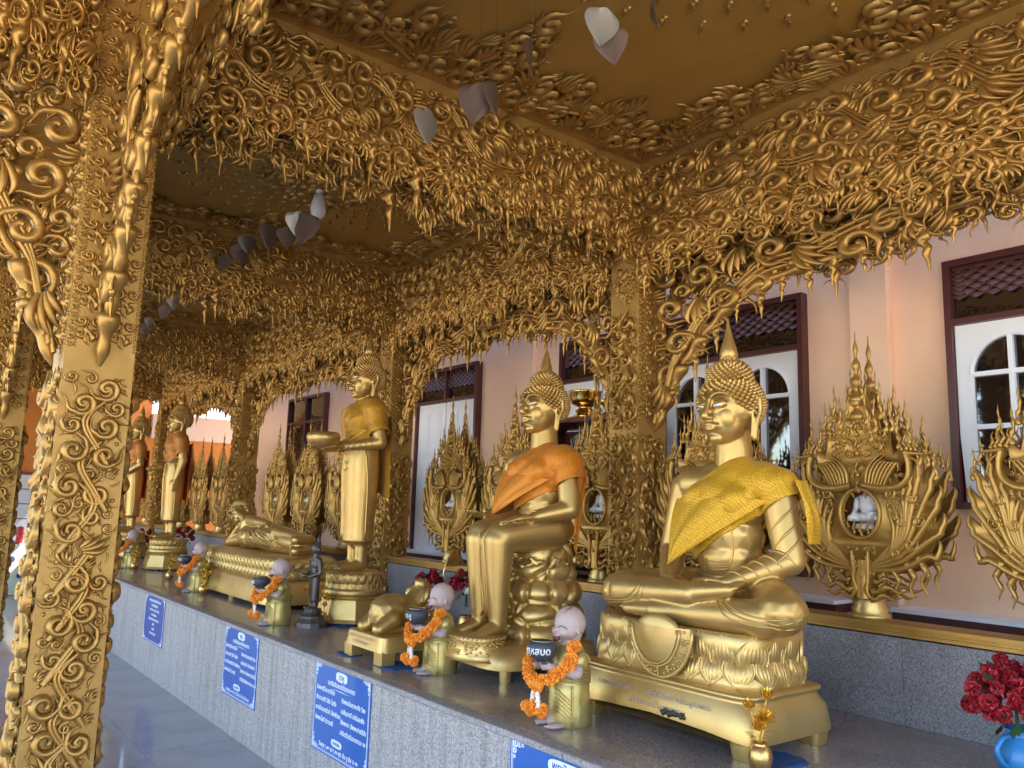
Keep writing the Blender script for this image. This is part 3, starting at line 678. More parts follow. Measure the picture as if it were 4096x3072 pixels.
# ================================================================== FIGURES (they face -x; f = forwards, s = towards +y)
def Q(f, s, z): return (-f, s, z)
def head_parts():
    g = G()
    ell(g, (.012, 0, .0), (.132, .128, .125), sub=3); ell(g, (-.035, 0, -.06), (.088, .096, .098), sub=3)
    ell(g, (-.086, 0, -.132), (.027, .034, .027), sub=3); ell(g, (-.02, 0, -.10), (.085, .080, .062), sub=3)
    for s in (-1, 1):
        ell(g, (-.066, s*.045, -.045), (.046, .046, .065), sub=3); ell(g, (-.103, s*.045, .012), (.019, .034, .018), sub=3)
        chain(g, [(-.128, s*.010, .028), (-.127, s*.030, .050), (-.112, s*.062, .056), (-.085, s*.09, .038)], [.0065, .0075, .007, .003])
        chain(g, [(-.120, s*.016, .000), (-.126, s*.045, -.006), (-.105, s*.078, .006)], [.003, .0045, .003])
        ell(g, (-.137, s*.017, -.048), (.013, .011, .010)); ell(g, (-.112, s*.030, -.083), (.018, .016, .012))
        # long ears
        chain(g, [(.005, s*.122, .045), (.028, s*.140, .03), (.030, s*.142, -.02), (.012, s*.136, -.07), (.004, s*.128, -.14)], [.010, .013, .012, .011, .013])
        chain(g, [(.002, s*.126, .035), (-.004, s*.132, -.01), (-.002, s*.128, -.06), (-.004, s*.122, -.13)], [.007, .008, .007, .010])
    chain(g, [(-.122, 0, .035), (-.135, 0, .005), (-.152, 0, -.034), (-.150, 0, -.046)], [.011, .012, .0145, .014])
    chain(g, [(-.112, .038, -.078), (-.128, .018, -.077), (-.137, .005, -.074), (-.134, 0, -.079), (-.137, -.005, -.074), (-.128, -.018, -.077), (-.112, -.038, -.078)], [.003, .008, .009, .008, .009, .008, .003])
    chain(g, [(-.110, .030, -.088), (-.130, .012, -.094), (-.132, -.012, -.094), (-.110, -.030, -.088)], [.004, .010, .010, .004])
    cap(g, (.02, 0, -.08), (.022, 0, -.25), .072, .084)
    face = voxel(g, 'face', 'head', .0042, 5)
    h = G()
    for s in (-1, 1):   # almond eyes: white with dark iris
        P = [Q(.1205, s*.020, .001), Q(.1235, s*.038, .0035), Q(.1175, s*.058, .007), Q(.100, s*.080, .014)]
        tube(h, spl(P, 10), np.array([.001, .004, .0055, .006, .006, .0055, .005, .004, .002, .0005]), 6)
    eyes = h.mesh('eyes', 'eye')
    h = G()
    for s in (-1, 1):
        ell(h, Q(.1235, s*.040, .003), (.006, .0065, .0055), sub=1)
        P = [Q(.122, s*.016, .003), Q(.128, s*.038, .009), Q(.118, s*.062, .013), Q(.098, s*.084, .018)]
        tube(h, spl(P, 10), .0013, 5)
    iris = h.mesh('iris', 'ink')
    # hair: a cap under small pointed curls
    g = G(); ell(g, (.020, 0, .015), (.131, .131, .122), sub=3); ell(g, (.020, 0, .115), (.088, .088, .082), sub=2)
    cone = [(.0115, 0), (.0125, .004), (.009, .010), (.0035, .017), (.0, .021)]
    n = 620
    for i in range(n):
        zz = 1-2*(i+.5)/n; a = i*2.399963; q = math.sqrt(1-zz*zz); d = np.array([q*math.cos(a), q*math.sin(a), zz])
        c = np.array([.020, 0, .012]); p_ = c+d*np.array([.134, .134, .126])
        f, zc = -p_[0], p_[2]
        line = .072-.10*(abs(p_[1])/.13)**2.2 if f > -.02 else -.06-.02*(abs(p_[1])/.13)
        if f > -.02 and f < .06: line = min(line, -.005+.6*(f+.02)*1.2)
        if zc < line: continue
        if (p_[0]-.02)**2+p_[1]**2 < .078**2 and zc > .09: continue
        g2 = G(); lathe(g2, cone, 7); V = g2.v[0]; Rm = np.array(Vector(d).to_track_quat('Z', 'Y').to_matrix())
        g.add(V@Rm.T+p_, g2.f[0])
    m_ = 170
    for i in range(m_):
        zz = 1-(i+.5)/m_*1.0; a = i*2.399963; q = math.sqrt(1-zz*zz); d = np.array([q*math.cos(a), q*math.sin(a), zz])
        p_ = np.array([.02, 0, .115])+d*np.array([.089, .089, .086])
        g2 = G(); lathe(g2, cone, 7); Rm = np.array(Vector(d).to_track_quat('Z', 'Y').to_matrix()); g.add(g2.v[0]@Rm.T+p_, g2.f[0])
    hair = g.mesh('hair_curls', 'head')
    return face, eyes, iris, hair
FACE, EYES, IRIS, HAIR = head_parts()
def flame_mesh(kind):
    g = G()
    if kind == 'lotus':
        lathe(g, [(.032, .0), (.024, .008), (.034, .024), (.040, .042), (.034, .070), (.022, .11), (.010, .16), (.001, .20)], 18)
        for k in range(7):
            a0 = 2*PI*k/7; P = [((.036-.015*t+.008*math.sin(t*3))*(1-t*.75)*math.cos(a0+t*1.6), (.036-.015*t+.008*math.sin(t*3))*(1-t*.75)*math.sin(a0+t*1.6), .010+.15*t) for t in np.linspace(0, 1, 9)]
            tube(g, P, np.linspace(.0065, .0015, 9), 6)
    else:
        lathe(g, [(.045, .0), (.042, .02), (.036, .08), (.024, .15), (.010, .22), (.001, .245)], 16)
        for k in range(8):
            a0 = 2*PI*k/8; P = [((.046-.045*t)*math.cos(a0+t*2.4), (.046-.045*t)*math.sin(a0+t*2.4), .005+.235*t) for t in np.linspace(0, 1, 12)]
            tube(g, P, np.linspace(.008, .001, 12), 6)
    return g.mesh('flame_finial', 'head')
FLAME = {'lotus': flame_mesh('lotus'), 'cone': flame_mesh('cone')}
def add_head(t, loc, s=1.0, flame='lotus', rot=(0, 0, 0), fl=True):
    h = ob('head', FACE, t, loc, rot, s)
    ob('hair_curls', HAIR, h); ob('eyes', EYES, h); ob('iris', IRIS, h)
    if fl: ob('flame_finial', FLAME[flame], h, (.020, 0, .192), (0, .05, 0), None if flame == 'lotus' else (.9, .9, .62))
    return h
def hand(g, wrist, d, side, n, L=.16, w=.07, curl=.1, th=1):
    """open hand: wrist point, finger direction d, side = across the palm towards the thumb, n = palm normal"""
    d = np.array(d, float); d /= np.linalg.norm(d); side = np.array(side, float); side -= d*(side@d); side /= np.linalg.norm(side); n = np.cross(d, side)*th
    wr = np.array(wrist, float); pc = wr+d*L*.30
    for k in (-.35, 0, .35): cap(g, wr+side*w*k*.6, wr+d*L*.5+side*w*k, L*.10, L*.095, .8)
    for k, fl_ in zip((-.42, -.14, .14, .42), (.40, .48, .52, .46)):
        b = wr+d*L*.5+side*w*k; m1 = b+d*L*fl_*.5+n*curl*L*.2; e = b+d*L*fl_+side*w*k*.12+n*curl*L*.6
        chain(g, [b, m1, e], [L*.055, L*.052, L*.036], n=7)
    b = wr+d*L*.12+side*w*.5; chain(g, [b, b+d*L*.2+side*L*.16, b+d*L*.46+side*L*.2], [L*.07, L*.062, L*.042], n=7)
from mathutils.bvhtree import BVHTree
def snap(g, me, keep=.0):
    """lay thin raised folds onto a body: every ring of a tube moves so that its centre sits on the surface"""
    bv = BVHTree.FromPolygons([v.co for v in me.vertices], [p_.vertices[:] for p_ in me.polygons])
    for k_, n in g.r.items():
        V = g.v[k_]
        R_ = V.reshape(-1, n, 3); c = R_.mean(1)
        for i in range(len(c)):
            h = bv.find_nearest(Vector(c[i]))
            if h[0] is not None: R_[i] += (np.array(h[0])+np.array(h[1])*keep-c[i])
        V[:] = R_.reshape(-1, 3)
    return g
def petal_mesh():
    g = G(); nu, nv = 25, 9; V = []
    for j in range(nv):
        t = j/(nv-1); wd = .5*(math.sin(PI*min(1, t*.62+.32)))**.8*(1-t**5*.96)
        for i in range(nu):
            u = -1+2*i/(nu-1); V.append((u*wd, -(.20*math.sin(PI*t*.9+.2)*(1-u*u*.75)+.030*math.cos(u*PI*7)*(1-t*.3)*(abs(u) < .9)), t))
    V = np.array(V); i = np.arange(nv-1)[:, None]*nu; j = np.arange(nu-1)[None]; F = np.stack([i+j, i+j+1, i+nu+j+1, i+nu+j], -1).reshape(-1, 4)
    g.add(V, F)
    e = [(V[k*nu][0], V[k*nu][2]) for k in range(nv)]; e2 = [(-a, b) for a, b in e]
    strip(g, np.array(e+e2[::-1]), .035, .11, .05)
    return g.mesh('petal', 'base')
PETAL = petal_mesh()
def petal_ring(t, rx, ry, z, n, w_, h, up=True, tilt=.25, power=3.2, off=0.0):
    """petals along a rounded-rectangle (superellipse) outline"""
    a = np.linspace(0, 2*PI, 721); c, s = np.cos(a), np.sin(a)
    X = rx*np.sign(c)*abs(c)**(2/power); Y = ry*np.sign(s)*abs(s)**(2/power)
    L = np.concatenate([[0], np.cumsum(np.hypot(np.diff(X), np.diff(Y)))])
    for k in range(n):
        q = (k+off)/n*L[-1]; x = np.interp(q, L, X); y = np.interp(q, L, Y); x2 = np.interp((q+.01) % L[-1], L, X); y2 = np.interp((q+.01) % L[-1], L, Y)
        ang = math.atan2(y2-y, x2-x)
        rx_ = -tilt if not up else tilt
        ob('petal', PETAL, t, (x, y, z), (-tilt if up else PI+tilt, 0, ang) if False else ((tilt if up else -tilt), 0, ang), (w_, (w_+h)/2*.8, h if up else -h))
def superlathe(g, prof, rx, ry, n=48, power=3.2, mat=0):
    a = np.linspace(0, 2*PI, n, endpoint=False); c, s = np.cos(a), np.sin(a); cx = np.sign(c)*abs(c)**(2/power); cy = np.sign(s)*abs(s)**(2/power)
    pr = np.array(prof, float)
    V = np.stack([np.outer(np.ones(len(pr)), cx*rx)+np.outer(pr[:, 0], cx), np.outer(np.ones(len(pr)), cy*ry)+np.outer(pr[:, 0], cy), np.repeat(pr[:, 1:2], n, 1)], -1).reshape(-1, 3)
    i = np.arange(len(pr)-1)[:, None]*n; j = np.arange(n)[None]; j2 = (j+1) % n
    g.add(V, np.stack([i+j, i+j2, i+n+j2, i+n+j], -1).reshape(-1, 4), mat)
    for k, z in ((0, prof[0][1]), (len(pr)-1, prof[-1][1])):
        b = V[k*n:(k+1)*n]; g.add(np.vstack([b, b.mean(0)]), np.array([(q, (q+1) % n, n) for q in range(n)]), mat)
def torso(g, H, e=0., arm=None):
    ell(g, Q(-.02, 0, .09), (.17+e, .22+e, .12+e)); ell(g, Q(0, 0, H*.42), (.115+e, .155+e, .15+e)); ell(g, Q(.005, 0, H*.58), (.118+e, .165+e, .14+e))
    ell(g, Q(.015, 0, H*.78), (.125+e, .195+e, .135+e)); cap(g, Q(0, .19, H*.93), Q(0, -.19, H*.93), .078+e, .078+e)
    cap(g, Q(-.005, .08, H*1.0), Q(-.005, -.08, H*1.0), .060+e, .060+e)
    for s in (-1, 1): ell(g, Q(.075, s*.085, H*.80), (.062+e, .085+e, .07+e))
def cut(me, planes):
    bm = bmesh.new(); bm.from_mesh(me)
    for co, no in planes:
        bmesh.ops.bisect_plane(bm, geom=bm.verts[:]+bm.edges[:]+bm.faces[:], plane_co=co, plane_no=no, clear_outer=True)
    bmesh.ops.solidify(bm, geom=bm.faces[:], thickness=.006)
    bm.to_mesh(me); bm.free(); return me
def yzplane(y0, z0, y1, z1, keep_below=True):
    d = Vector((0, y1-y0, z1-z0)).normalized(); n = Vector((0, -d.z, d.y))
    if n.z < 0: n = -n
    return (Vector((0, y0, z0)), n if keep_below else -n)
def ripple(me, amp, k, rot=.8, zs=0.):
    n = len(me.vertices); co = np.empty(n*3); no = np.empty(n*3); me.vertices.foreach_get('co', co); me.vertices.foreach_get('normal', no)
    co = co.reshape(-1, 3); no = no.reshape(-1, 3)
    s = co[:, 1]*math.cos(rot)+co[:, 2]*math.sin(rot)+.25*co[:, 0]; t = -co[:, 1]*math.sin(rot)+co[:, 2]*math.cos(rot)
    a = np.sin(s*k+1.5*np.sin(t*5))+.45*np.sin(s*k*2.3+t*6)
    m_ = .35+.65*np.clip(.5+.5*np.sin(t*6+s*3+zs), 0, 1)
    co += no*(a*amp*m_)[:, None]; me.vertices.foreach_set('co', co.ravel()); me.update(); return me

# ---- first statue: seated, hands in lap
def seated_pedestal(name_label, cx, cy):
    return
B1 = thing('buddha_statue', 'largest gold seated statue, legs crossed and hands in lap, nearest on the ledge', 'statue', (2.92, 2.215, 1.16), group='gold buddha statues on the ledge')
g = G(); H = .61
torso(g, H)
for s in (1, -1):
    ell(g, Q(.02, s*.16, .07), (.19, .15, .10))
    cap(g, Q(.02, s*.20, .085), Q(.22, s*.40, .085), .115, .093)          # thighs
    ell(g, Q(.23, s*.41, .085), (.10, .095, .088))
# left shin below, right shin above, each ending in a foot with toes
cap(g, Q(.26, -.36, .055), Q(.335, .12, .035), .075, .042); cap(g, Q(.335, .12, .035), Q(.345, .27, .030), .038, .022)
cap(g, Q(.26, .36, .090), Q(.325, -.06, .120), .078, .048); cap(g, Q(.325, -.06, .125), Q(.31, -.23, .150), .044, .026)
for k in range(5):
    chain(g, [Q(.30-.012*k, -.20-.004*k, .145+.006*k), Q(.31-.018*k, -.262+.004*k, .160+.004*k)], [.013, .011], n=4)
    chain(g, [Q(.345-.010*k, .25, .035+.004*k), Q(.350-.012*k, .305-.004*k, .034+.005*k)], [.011, .009], n=4)
ell(g, Q(.12, 0, .06), (.24, .30, .07))
# arms
for s in (1, -1):
    a = Q(-.005, s*.235, H*.90); e = Q(.015, s*.305, .26); w_ = Q(.215, s*.155, .165)
    cap(g, a, e, .074, .060); cap(g, e, w_, .060, .036)
    if s > 0: hand(g, w_, (-.13, -.95, -.10), (-.8, .1, .25), None, .19, .075, .15)
    else: hand(g, w_, (-.10, .95, -.12), (-.8, -.1, .25), None, .19, .075, .15, -1)
body = voxel(g, 'body', 'statue', .0066, 5)
ob('body', body, B1)
g = G()       # robe folds: fine raised ridges on arm, belly and legs
def ridges(P0, P1, n, r, gg, bow=.02, c=(0, 0, 0)):
    for k in range(n):
        t = k/(max(1, n-1)); a = np.array(P0[0])*(1-t)+np.array(P1[0])*t; b = np.array(P0[1])*(1-t)+np.array(P1[1])*t; m_ = (a+b)/2+np.array(c)
        tube(gg, spl([a, m_, b], 10), np.array([.3, .7, 1, 1, 1, 1, 1, .9, .6, .2])*r, 6)
def arm_rings(gg, a, b, n, rad, skew, r, t0=.15, t1=.9):
    a = np.array(a, float); b = np.array(b, float); d = b-a; L = np.linalg.norm(d); d /= L; n1 = np.cross(d, [0, 0, 1.]); n1 /= np.linalg.norm(n1); n2 = np.cross(n1, d)
    for k in range(n):
        c = a+d*L*(t0+(t1-t0)*k/max(1, n-1)); P = [c+d*skew*(p_-.5)+rad*(math.cos(-1.7+3.4*p_)*n2+math.sin(-1.7+3.4*p_)*n1) for p_ in np.linspace(0, 1, 12)]
        tube(gg, P, np.array([.2, .5, .8, 1, 1, 1, 1, 1, 1, .8, .5, .2])*r, 6)
arm_rings(g, Q(.015, -.305, .26), Q(.215, -.155, .165), 5, .05, .07, .0065)
arm_rings(g, Q(-.005, -.235, .55), Q(.015, -.305, .26), 3, .07, .16, .006, .35, .8)
for dz in (0, .014, .026, .038):   # folded stole on the belly
    tube(g, spl([Q(.128, -.10, .40), Q(.135, -.11, .28+dz*.4), Q(.14, -.085, .205+dz*.8), Q(.143, .0, .195+dz), Q(.143, .045, .20+dz)], 14), .0035, 5)
for s in (1, -1):
    for k in range(3): tube(g, spl([Q(.20+.02*k, s*(.50-.02*k), .10-.02*k), Q(.31+.005*k, s*(.42-.02*k), .065-.015*k), Q(.335, s*(.30-.03*k), .075-.010*k), Q(.31, s*(.20-.02*k), .115)], 14), .0042, 5)
ob('robe_folds', snap(g, body).mesh('robe_folds', 'statue'), B1, kind='stuff')
add_head(B1, (.0, 0, .902), 1.02, 'lotus', (0, -.06, -.04))
# pedestal
ped = ob('pedestal', None, B1, (-.145, .065, -.43))
g = G(); superlathe(g, [(.065, .058), (.065, .075), (.055, .15), (.030, .188), (.025, .20), (.040, .205), (.040, .218), (.02, .222), (.0, .23)], .215, .41, 72, 9)
V = g.v[0]; V[:, 2] += (.030-.030*np.clip((abs(V[:, 1])/.46), 0, 1)**2)*(V[:, 2] < .1)
pm = g.mesh('plinth', 'base'); ob('plinth', pm, ped)
for sx in (-1, 1):
    for sy in (-1, 1):
        g = G(); superlathe(g, [(.0, .0005), (.008, .05), (.01, .11)], .045, .045, 20, 4); ob('foot', g.mesh('foot', 'base'), ped, (sx*.205, sy*.40, 0))
g = G(); superlathe(g, [(-.02, .215), (.020, .222), (.020, .25), (-.005, .300), (-.02, .312), (.0, .325), (.012, .37), (.012, .412), (.0, .424), (-.02, .422)], .212, .407, 72, 5)
ob('lotus_core', g.mesh('lotus_core', 'base'), ped)
def split_ring(par, rx, ry, z, n, w_, h, up, tilt, power=3.4, off=0):
    petal_ring(par, rx, ry, z, n, w_, h, up, tilt, power, off)
split_ring(ped, .206, .402, .312, 22, .118, .112, True, .04, 5)
split_ring(ped, .206, .402, .322, 22, .118, .098, False, .22, 5, .5)
g = G()       # embroidered apron hanging over the petals
n = 15; P = [(-.155*math.cos(a), .01-.17*math.sin(a)) for a in np.linspace(0, PI, n)]
P = [(-.165*math.cos(a), .03-.20*math.sin(a)) for a in np.linspace(0, PI, n)]
V = [Q(.352+.018*0, y, .375+z) for y, z in P]+[Q(.385, y*.72, .385+z*.72) for y, z in P]+[Q(.392, y*.25, .39+z*.25) for y, z in P]
F = [(i, i+1, n+i+1, n+i) for i in range(n-1)]+[(n+i, n+i+1, 2*n+i+1, 2*n+i) for i in range(n-1)]
g.add(V+[Q(.394, 0, .40)], [np.array(F), np.array([(2*n+i, 2*n+i+1, 3*n) for i in range(n-1)])]); ell(g, Q(.366, 0, .375), (.022, .118, .075), sub=3)
for q, rr_ in ((1.0, .007), (.76, .005), (.70, .0035)): tube(g, [Q(.352+.035*(1-q)*3.4+.004, y*q, .375+z*q+.01*(1-q)) for y, z in P], rr_, 6)
rgx = np.random.default_rng(4)
for k in range(70):
    a = rgx.uniform(.05, PI-.05); q = rgx.uniform(.80, .96); ell(g, Q(.355+.035*(1-q)*3.4+.003, -.165*math.cos(a)*q, .405-.20*math.sin(a)*q), (.004, .006, .006), sub=1)
ob('apron', g.mesh('apron', 'base'), ped, (.097, -.03, .02))
# sash of B1
g = G(); torso(g, H, .016); cap(g, Q(-.005, -.24, H*.90), Q(.01, -.30, .36), .090, .080)
me = voxel(g, 'sash', 'sash1', .011, 3)
ripple(me, .0045, 42, .95)
cut(me, [yzplane(-.06, .685, .25, .47, True), yzplane(-.40, .565, .235, .17, False), ((0, .225, 0), Vector((0, 1, .1)))])
s1 = thing('cloth_sash', 'yellow patterned cloth sash over the shoulder of the nearest seated statue', 'sash', (2.92, 2.215, 1.16), group='cloth sashes', me=me)
g = G(); V = []; n_, m_ = 14, 16      # free-hanging front of the sash, running to a point
for i in range(n_):
    t = i/(n_-1)
    for j in range(m_):
        u = j/(m_-1); a = np.array((.12, .205, .50)); c = np.array((.12, -.26, .50)); T_ = np.array((.205, .17, .215)); p_ = (a*(1-u)+c*u)*(1-t)+T_*t
        top = .150-1.15*(p_[1]*.0+a[1]*(1-u)+c[1]*u+.0)**2 if True else 0
        p_[0] = top*(1-t)+T_[0]*t+.012*math.sin(PI*t)+(.006*math.sin(u*13+t*4)+.004*math.sin(u*29+t*7))*(1-t*.6)
        V.append(Q(*p_))
g.add(V, np.array([(i*m_+j, i*m_+j+1, (i+1)*m_+j+1, (i+1)*m_+j) for i in range(n_-1) for j in range(m_-1)])); ob('front_point', g.mesh('front_point', 'sash1'), s1)

g = G(); P = spl([Q(.03, -.350, .58), Q(.02, -.392, .45), Q(.0, -.385, .33)], 8)
V = []; 
for k in range(8):
    for j in range(6): V.append(np.array(P[k])+np.array([.015*j+.006*math.sin(j*2+k), .008*math.cos(j*2.2), 0]))
F = [(k*6+j, k*6+j+1, k*6+6+j+1, k*6+6+j) for k in range(7) for j in range(5)]; g.add(V, np.array(F)); ob('hanging_end', g.mesh('hanging_end', 'sash1'), s1)

# ---- second statue: seated on a rock with legs hanging
B2 = thing('buddha_statue', 'gold statue seated upright on a rock, feet down, under an orange sash', 'statue', (2.99, 3.58, 1.395), group='gold buddha statues on the ledge')
g = G(); H2 = .50
torso(g, H2)
for s in (1, -1):
    cap(g, Q(.02, s*.11, .085), Q(.33, s*.085, .045), .118, .088); ell(g, Q(.34, s*.085, .035), (.085, .08, .085))
    cap(g, Q(.35, s*.085, .02), Q(.335, s*.08, -.40), .082, .048)
    cap(g, Q(.33, s*.08, -.42), Q(.44, s*.09, -.455), .045, .036); cap(g, Q(.44, s*.09, -.455), Q(.50, s*.095, -.462), .036, .024)
    for k in range(5): chain(g, [Q(.49, s*(.068+.013*k), -.462), Q(.535-.006*k, s*(.070+.013*k), -.466)], [.011, .009], n=4)
    a = Q(-.0, s*.235, H2*.90); e = Q(.03, s*.29, .20); w_ = Q(.20, s*.20, .155)
    cap(g, a, e, .070, .056); cap(g, e, w_, .056, .034)
    if s > 0: hand(g, w_, (-.9, -.25, -.02), (.1, -1, 0), None, .19, .075, .25)
    else: hand(g, w_, (-.9, .30, -.10), (.1, 1, 0), None, .19, .075, -.1, -1)
cap(g, Q(.10, 0, .05), Q(.33, 0, .01), .09, .075); cap(g, Q(.33, 0, .0), Q(.315, 0, -.34), .070, .05)
body = voxel(g, 'body', 'statue', .0072, 5); ob('body', body, B2)
g = G()
for k, s in enumerate((.02, -.01, -.035)): tube(g, spl([Q(.20, s, .115), Q(.38, s, .09), Q(.405, s, .0), Q(.392, s, -.20), Q(.372, s, -.38)], 18), .006, 5)
tube(g, spl([Q(.21, -.22, .195), Q(.225, -.17, .19), Q(.215, -.16, .14), Q(.20, -.2, .115)], 10), .007, 6)
ob('robe_folds', snap(g, body).mesh('robe_folds', 'statue'), B2, kind='stuff')
add_head(B2, (.0, 0, .785), 1.0, 'cone', (0, 0, .0))
g = G(); rg = np.random.default_rng(17)
for (zc, rr) in ((-.06, .17), (-.14, .20), (-.26, .225), (-.38, .24), (-.48, .25)): ell(g, (.02, 0, zc), (rr, rr, .11), sub=3)
rock = voxel(g, 'rock', 'base', .0085, 3)
n_ = len(rock.vertices); co = np.empty(n_*3); no = np.empty(n_*3); rock.vertices.foreach_get('co', co); rock.vertices.foreach_get('normal', no); co = co.reshape(-1, 3); no = no.reshape(-1, 3)
aa = rg.uniform(0, 2*PI, 30); zz_ = rg.uniform(-.52, -.08, 30); sd_ = np.stack([.02+.23*np.cos(aa), .23*np.sin(aa), zz_], 1)
for _ in range(6):      # spread the stones evenly
    d_ = sd_[:, None]-sd_[None]; q_ = np.linalg.norm(d_, axis=2)+np.eye(30); sd_ = sd_+.0006*(d_/q_[..., None]**3).sum(1)*.05; sd_[:, 2] = np.clip(sd_[:, 2], -.52, -.08)
dd = np.sort(np.linalg.norm(co[:, None]-sd_[None], axis=2), axis=1); e_ = np.clip((dd[:, 1]-dd[:, 0])/.055, 0, 1)
co += no*(.034*(1-(1-e_)**2.2)-.02)[:, None]; rock.vertices.foreach_set('co', co.ravel()); rock.update(); ob('rock_seat', rock, B2)
g = G(); rgq = np.random.default_rng(2)
for k in range(90):
    a = rgq.uniform(0, 2*PI); z = -.06-.06*rgq.random(); ell(g, (.02+.235*math.cos(a), .22*math.sin(a), z), (.018, .02, .012), (0, 0, a), 1)
ob('woven_mat', voxel(g, 'mat', 'base', .008, 1), B2)
g = G(); superlathe(g, [(.04, -.605), (.03, -.575), (.02, -.515), (-.05, -.50)], .33, .28, 64, 5); ob('plinth', g.mesh('plinth', 'base'), B2, (-.12, 0, 0))
g = G(); lathe(g, [(.0, -.452), (.165, -.455), (.175, -.465), (.168, -.48), (.17, -.55), (.19, -.575), (.0, -.58)], 40); fb = ob('foot_stand', g.mesh('foot_stand', 'base'), B2, (-.43, 0, 0), scale=(.8, 1.15, 1))
g = G()
for k in range(44): a = 2*PI*k/44; ell(g, (.176*math.cos(a), .176*math.sin(a), -.463), .0075, sub=1)
rgq = np.random.default_rng(8)
for k in range(160):
    a = rgq.uniform(0, 2*PI); z = rgq.uniform(-.545, -.48); ell(g, (.171*math.cos(a), .171*math.sin(a), z), (.006, .011, .008), (0, rgq.uniform(-1, 1), a), 1)
ob('beaded_rim', g.mesh('beaded_rim', 'base'), fb)
for (x, y) in ((-.40, -.24), (-.40, .24), (.2, -.24), (.2, .24)):
    g = G(); lathe(g, [(.03, -.665), (.035, -.60)], 12); ob('foot', g.mesh('foot', 'base'), B2, (x, y, 0))
g = G(); torso(g, H2, .017); cap(g, Q(0, -.24, H2*.90), Q(.02, -.295, .25), .088, .078)
me = voxel(g, 'sash', 'sash2', .011, 3); ripple(me, .006, 36, .75, 1)
cut(me, [yzplane(-.05, .565, .26, .42, True), yzplane(-.40, .40, .235, .12, False), ((0, .235, 0), Vector((0, 1, .1)))])
s2 = thing('cloth_sash', 'orange patterned cloth sash with gold sheen on the statue seated on the rock', 'sash', (2.99, 3.58, 1.395), group='cloth sashes', me=me)
g = G(); V = []; n_, m_ = 14, 16      # free-hanging front of the sash, running to a point
for i in range(n_):
    t = i/(n_-1)
    for j in range(m_):
        u = j/(m_-1); a = np.array((.12, .215, .42)); c = np.array((.12, -.20, .36)); T_ = np.array((.225, .17, .145)); p_ = (a*(1-u)+c*u)*(1-t)+T_*t
        top = .150-1.15*(p_[1]*.0+a[1]*(1-u)+c[1]*u+.0)**2 if True else 0
        p_[0] = top*(1-t)+T_[0]*t+.012*math.sin(PI*t)+(.006*math.sin(u*13+t*4)+.004*math.sin(u*29+t*7))*(1-t*.6)
        V.append(Q(*p_))
g.add(V, np.array([(i*m_+j, i*m_+j+1, (i+1)*m_+j+1, (i+1)*m_+j) for i in range(n_-1) for j in range(m_-1)])); ob('front_point', g.mesh('front_point', 'sash2'), s2)

g = G(); V = []; nk = 14
for k in range(nk):
    t = k/(nk-1)
    for j in range(9):
        u = j/8; V.append((-.03+.03*t+u*.13*(1-.6*t), -.352+.06*u+.010*math.sin(u*9+t*2)+.05*t, .42-.46*t*(1-.25*(1-u))))
g.add(V, np.array([(k*9+j, k*9+j+1, k*9+9+j+1, k*9+9+j) for k in range(nk-1) for j in range(8)])); ob('hanging_end', g.mesh('hanging_end', 'sash2'), s2)

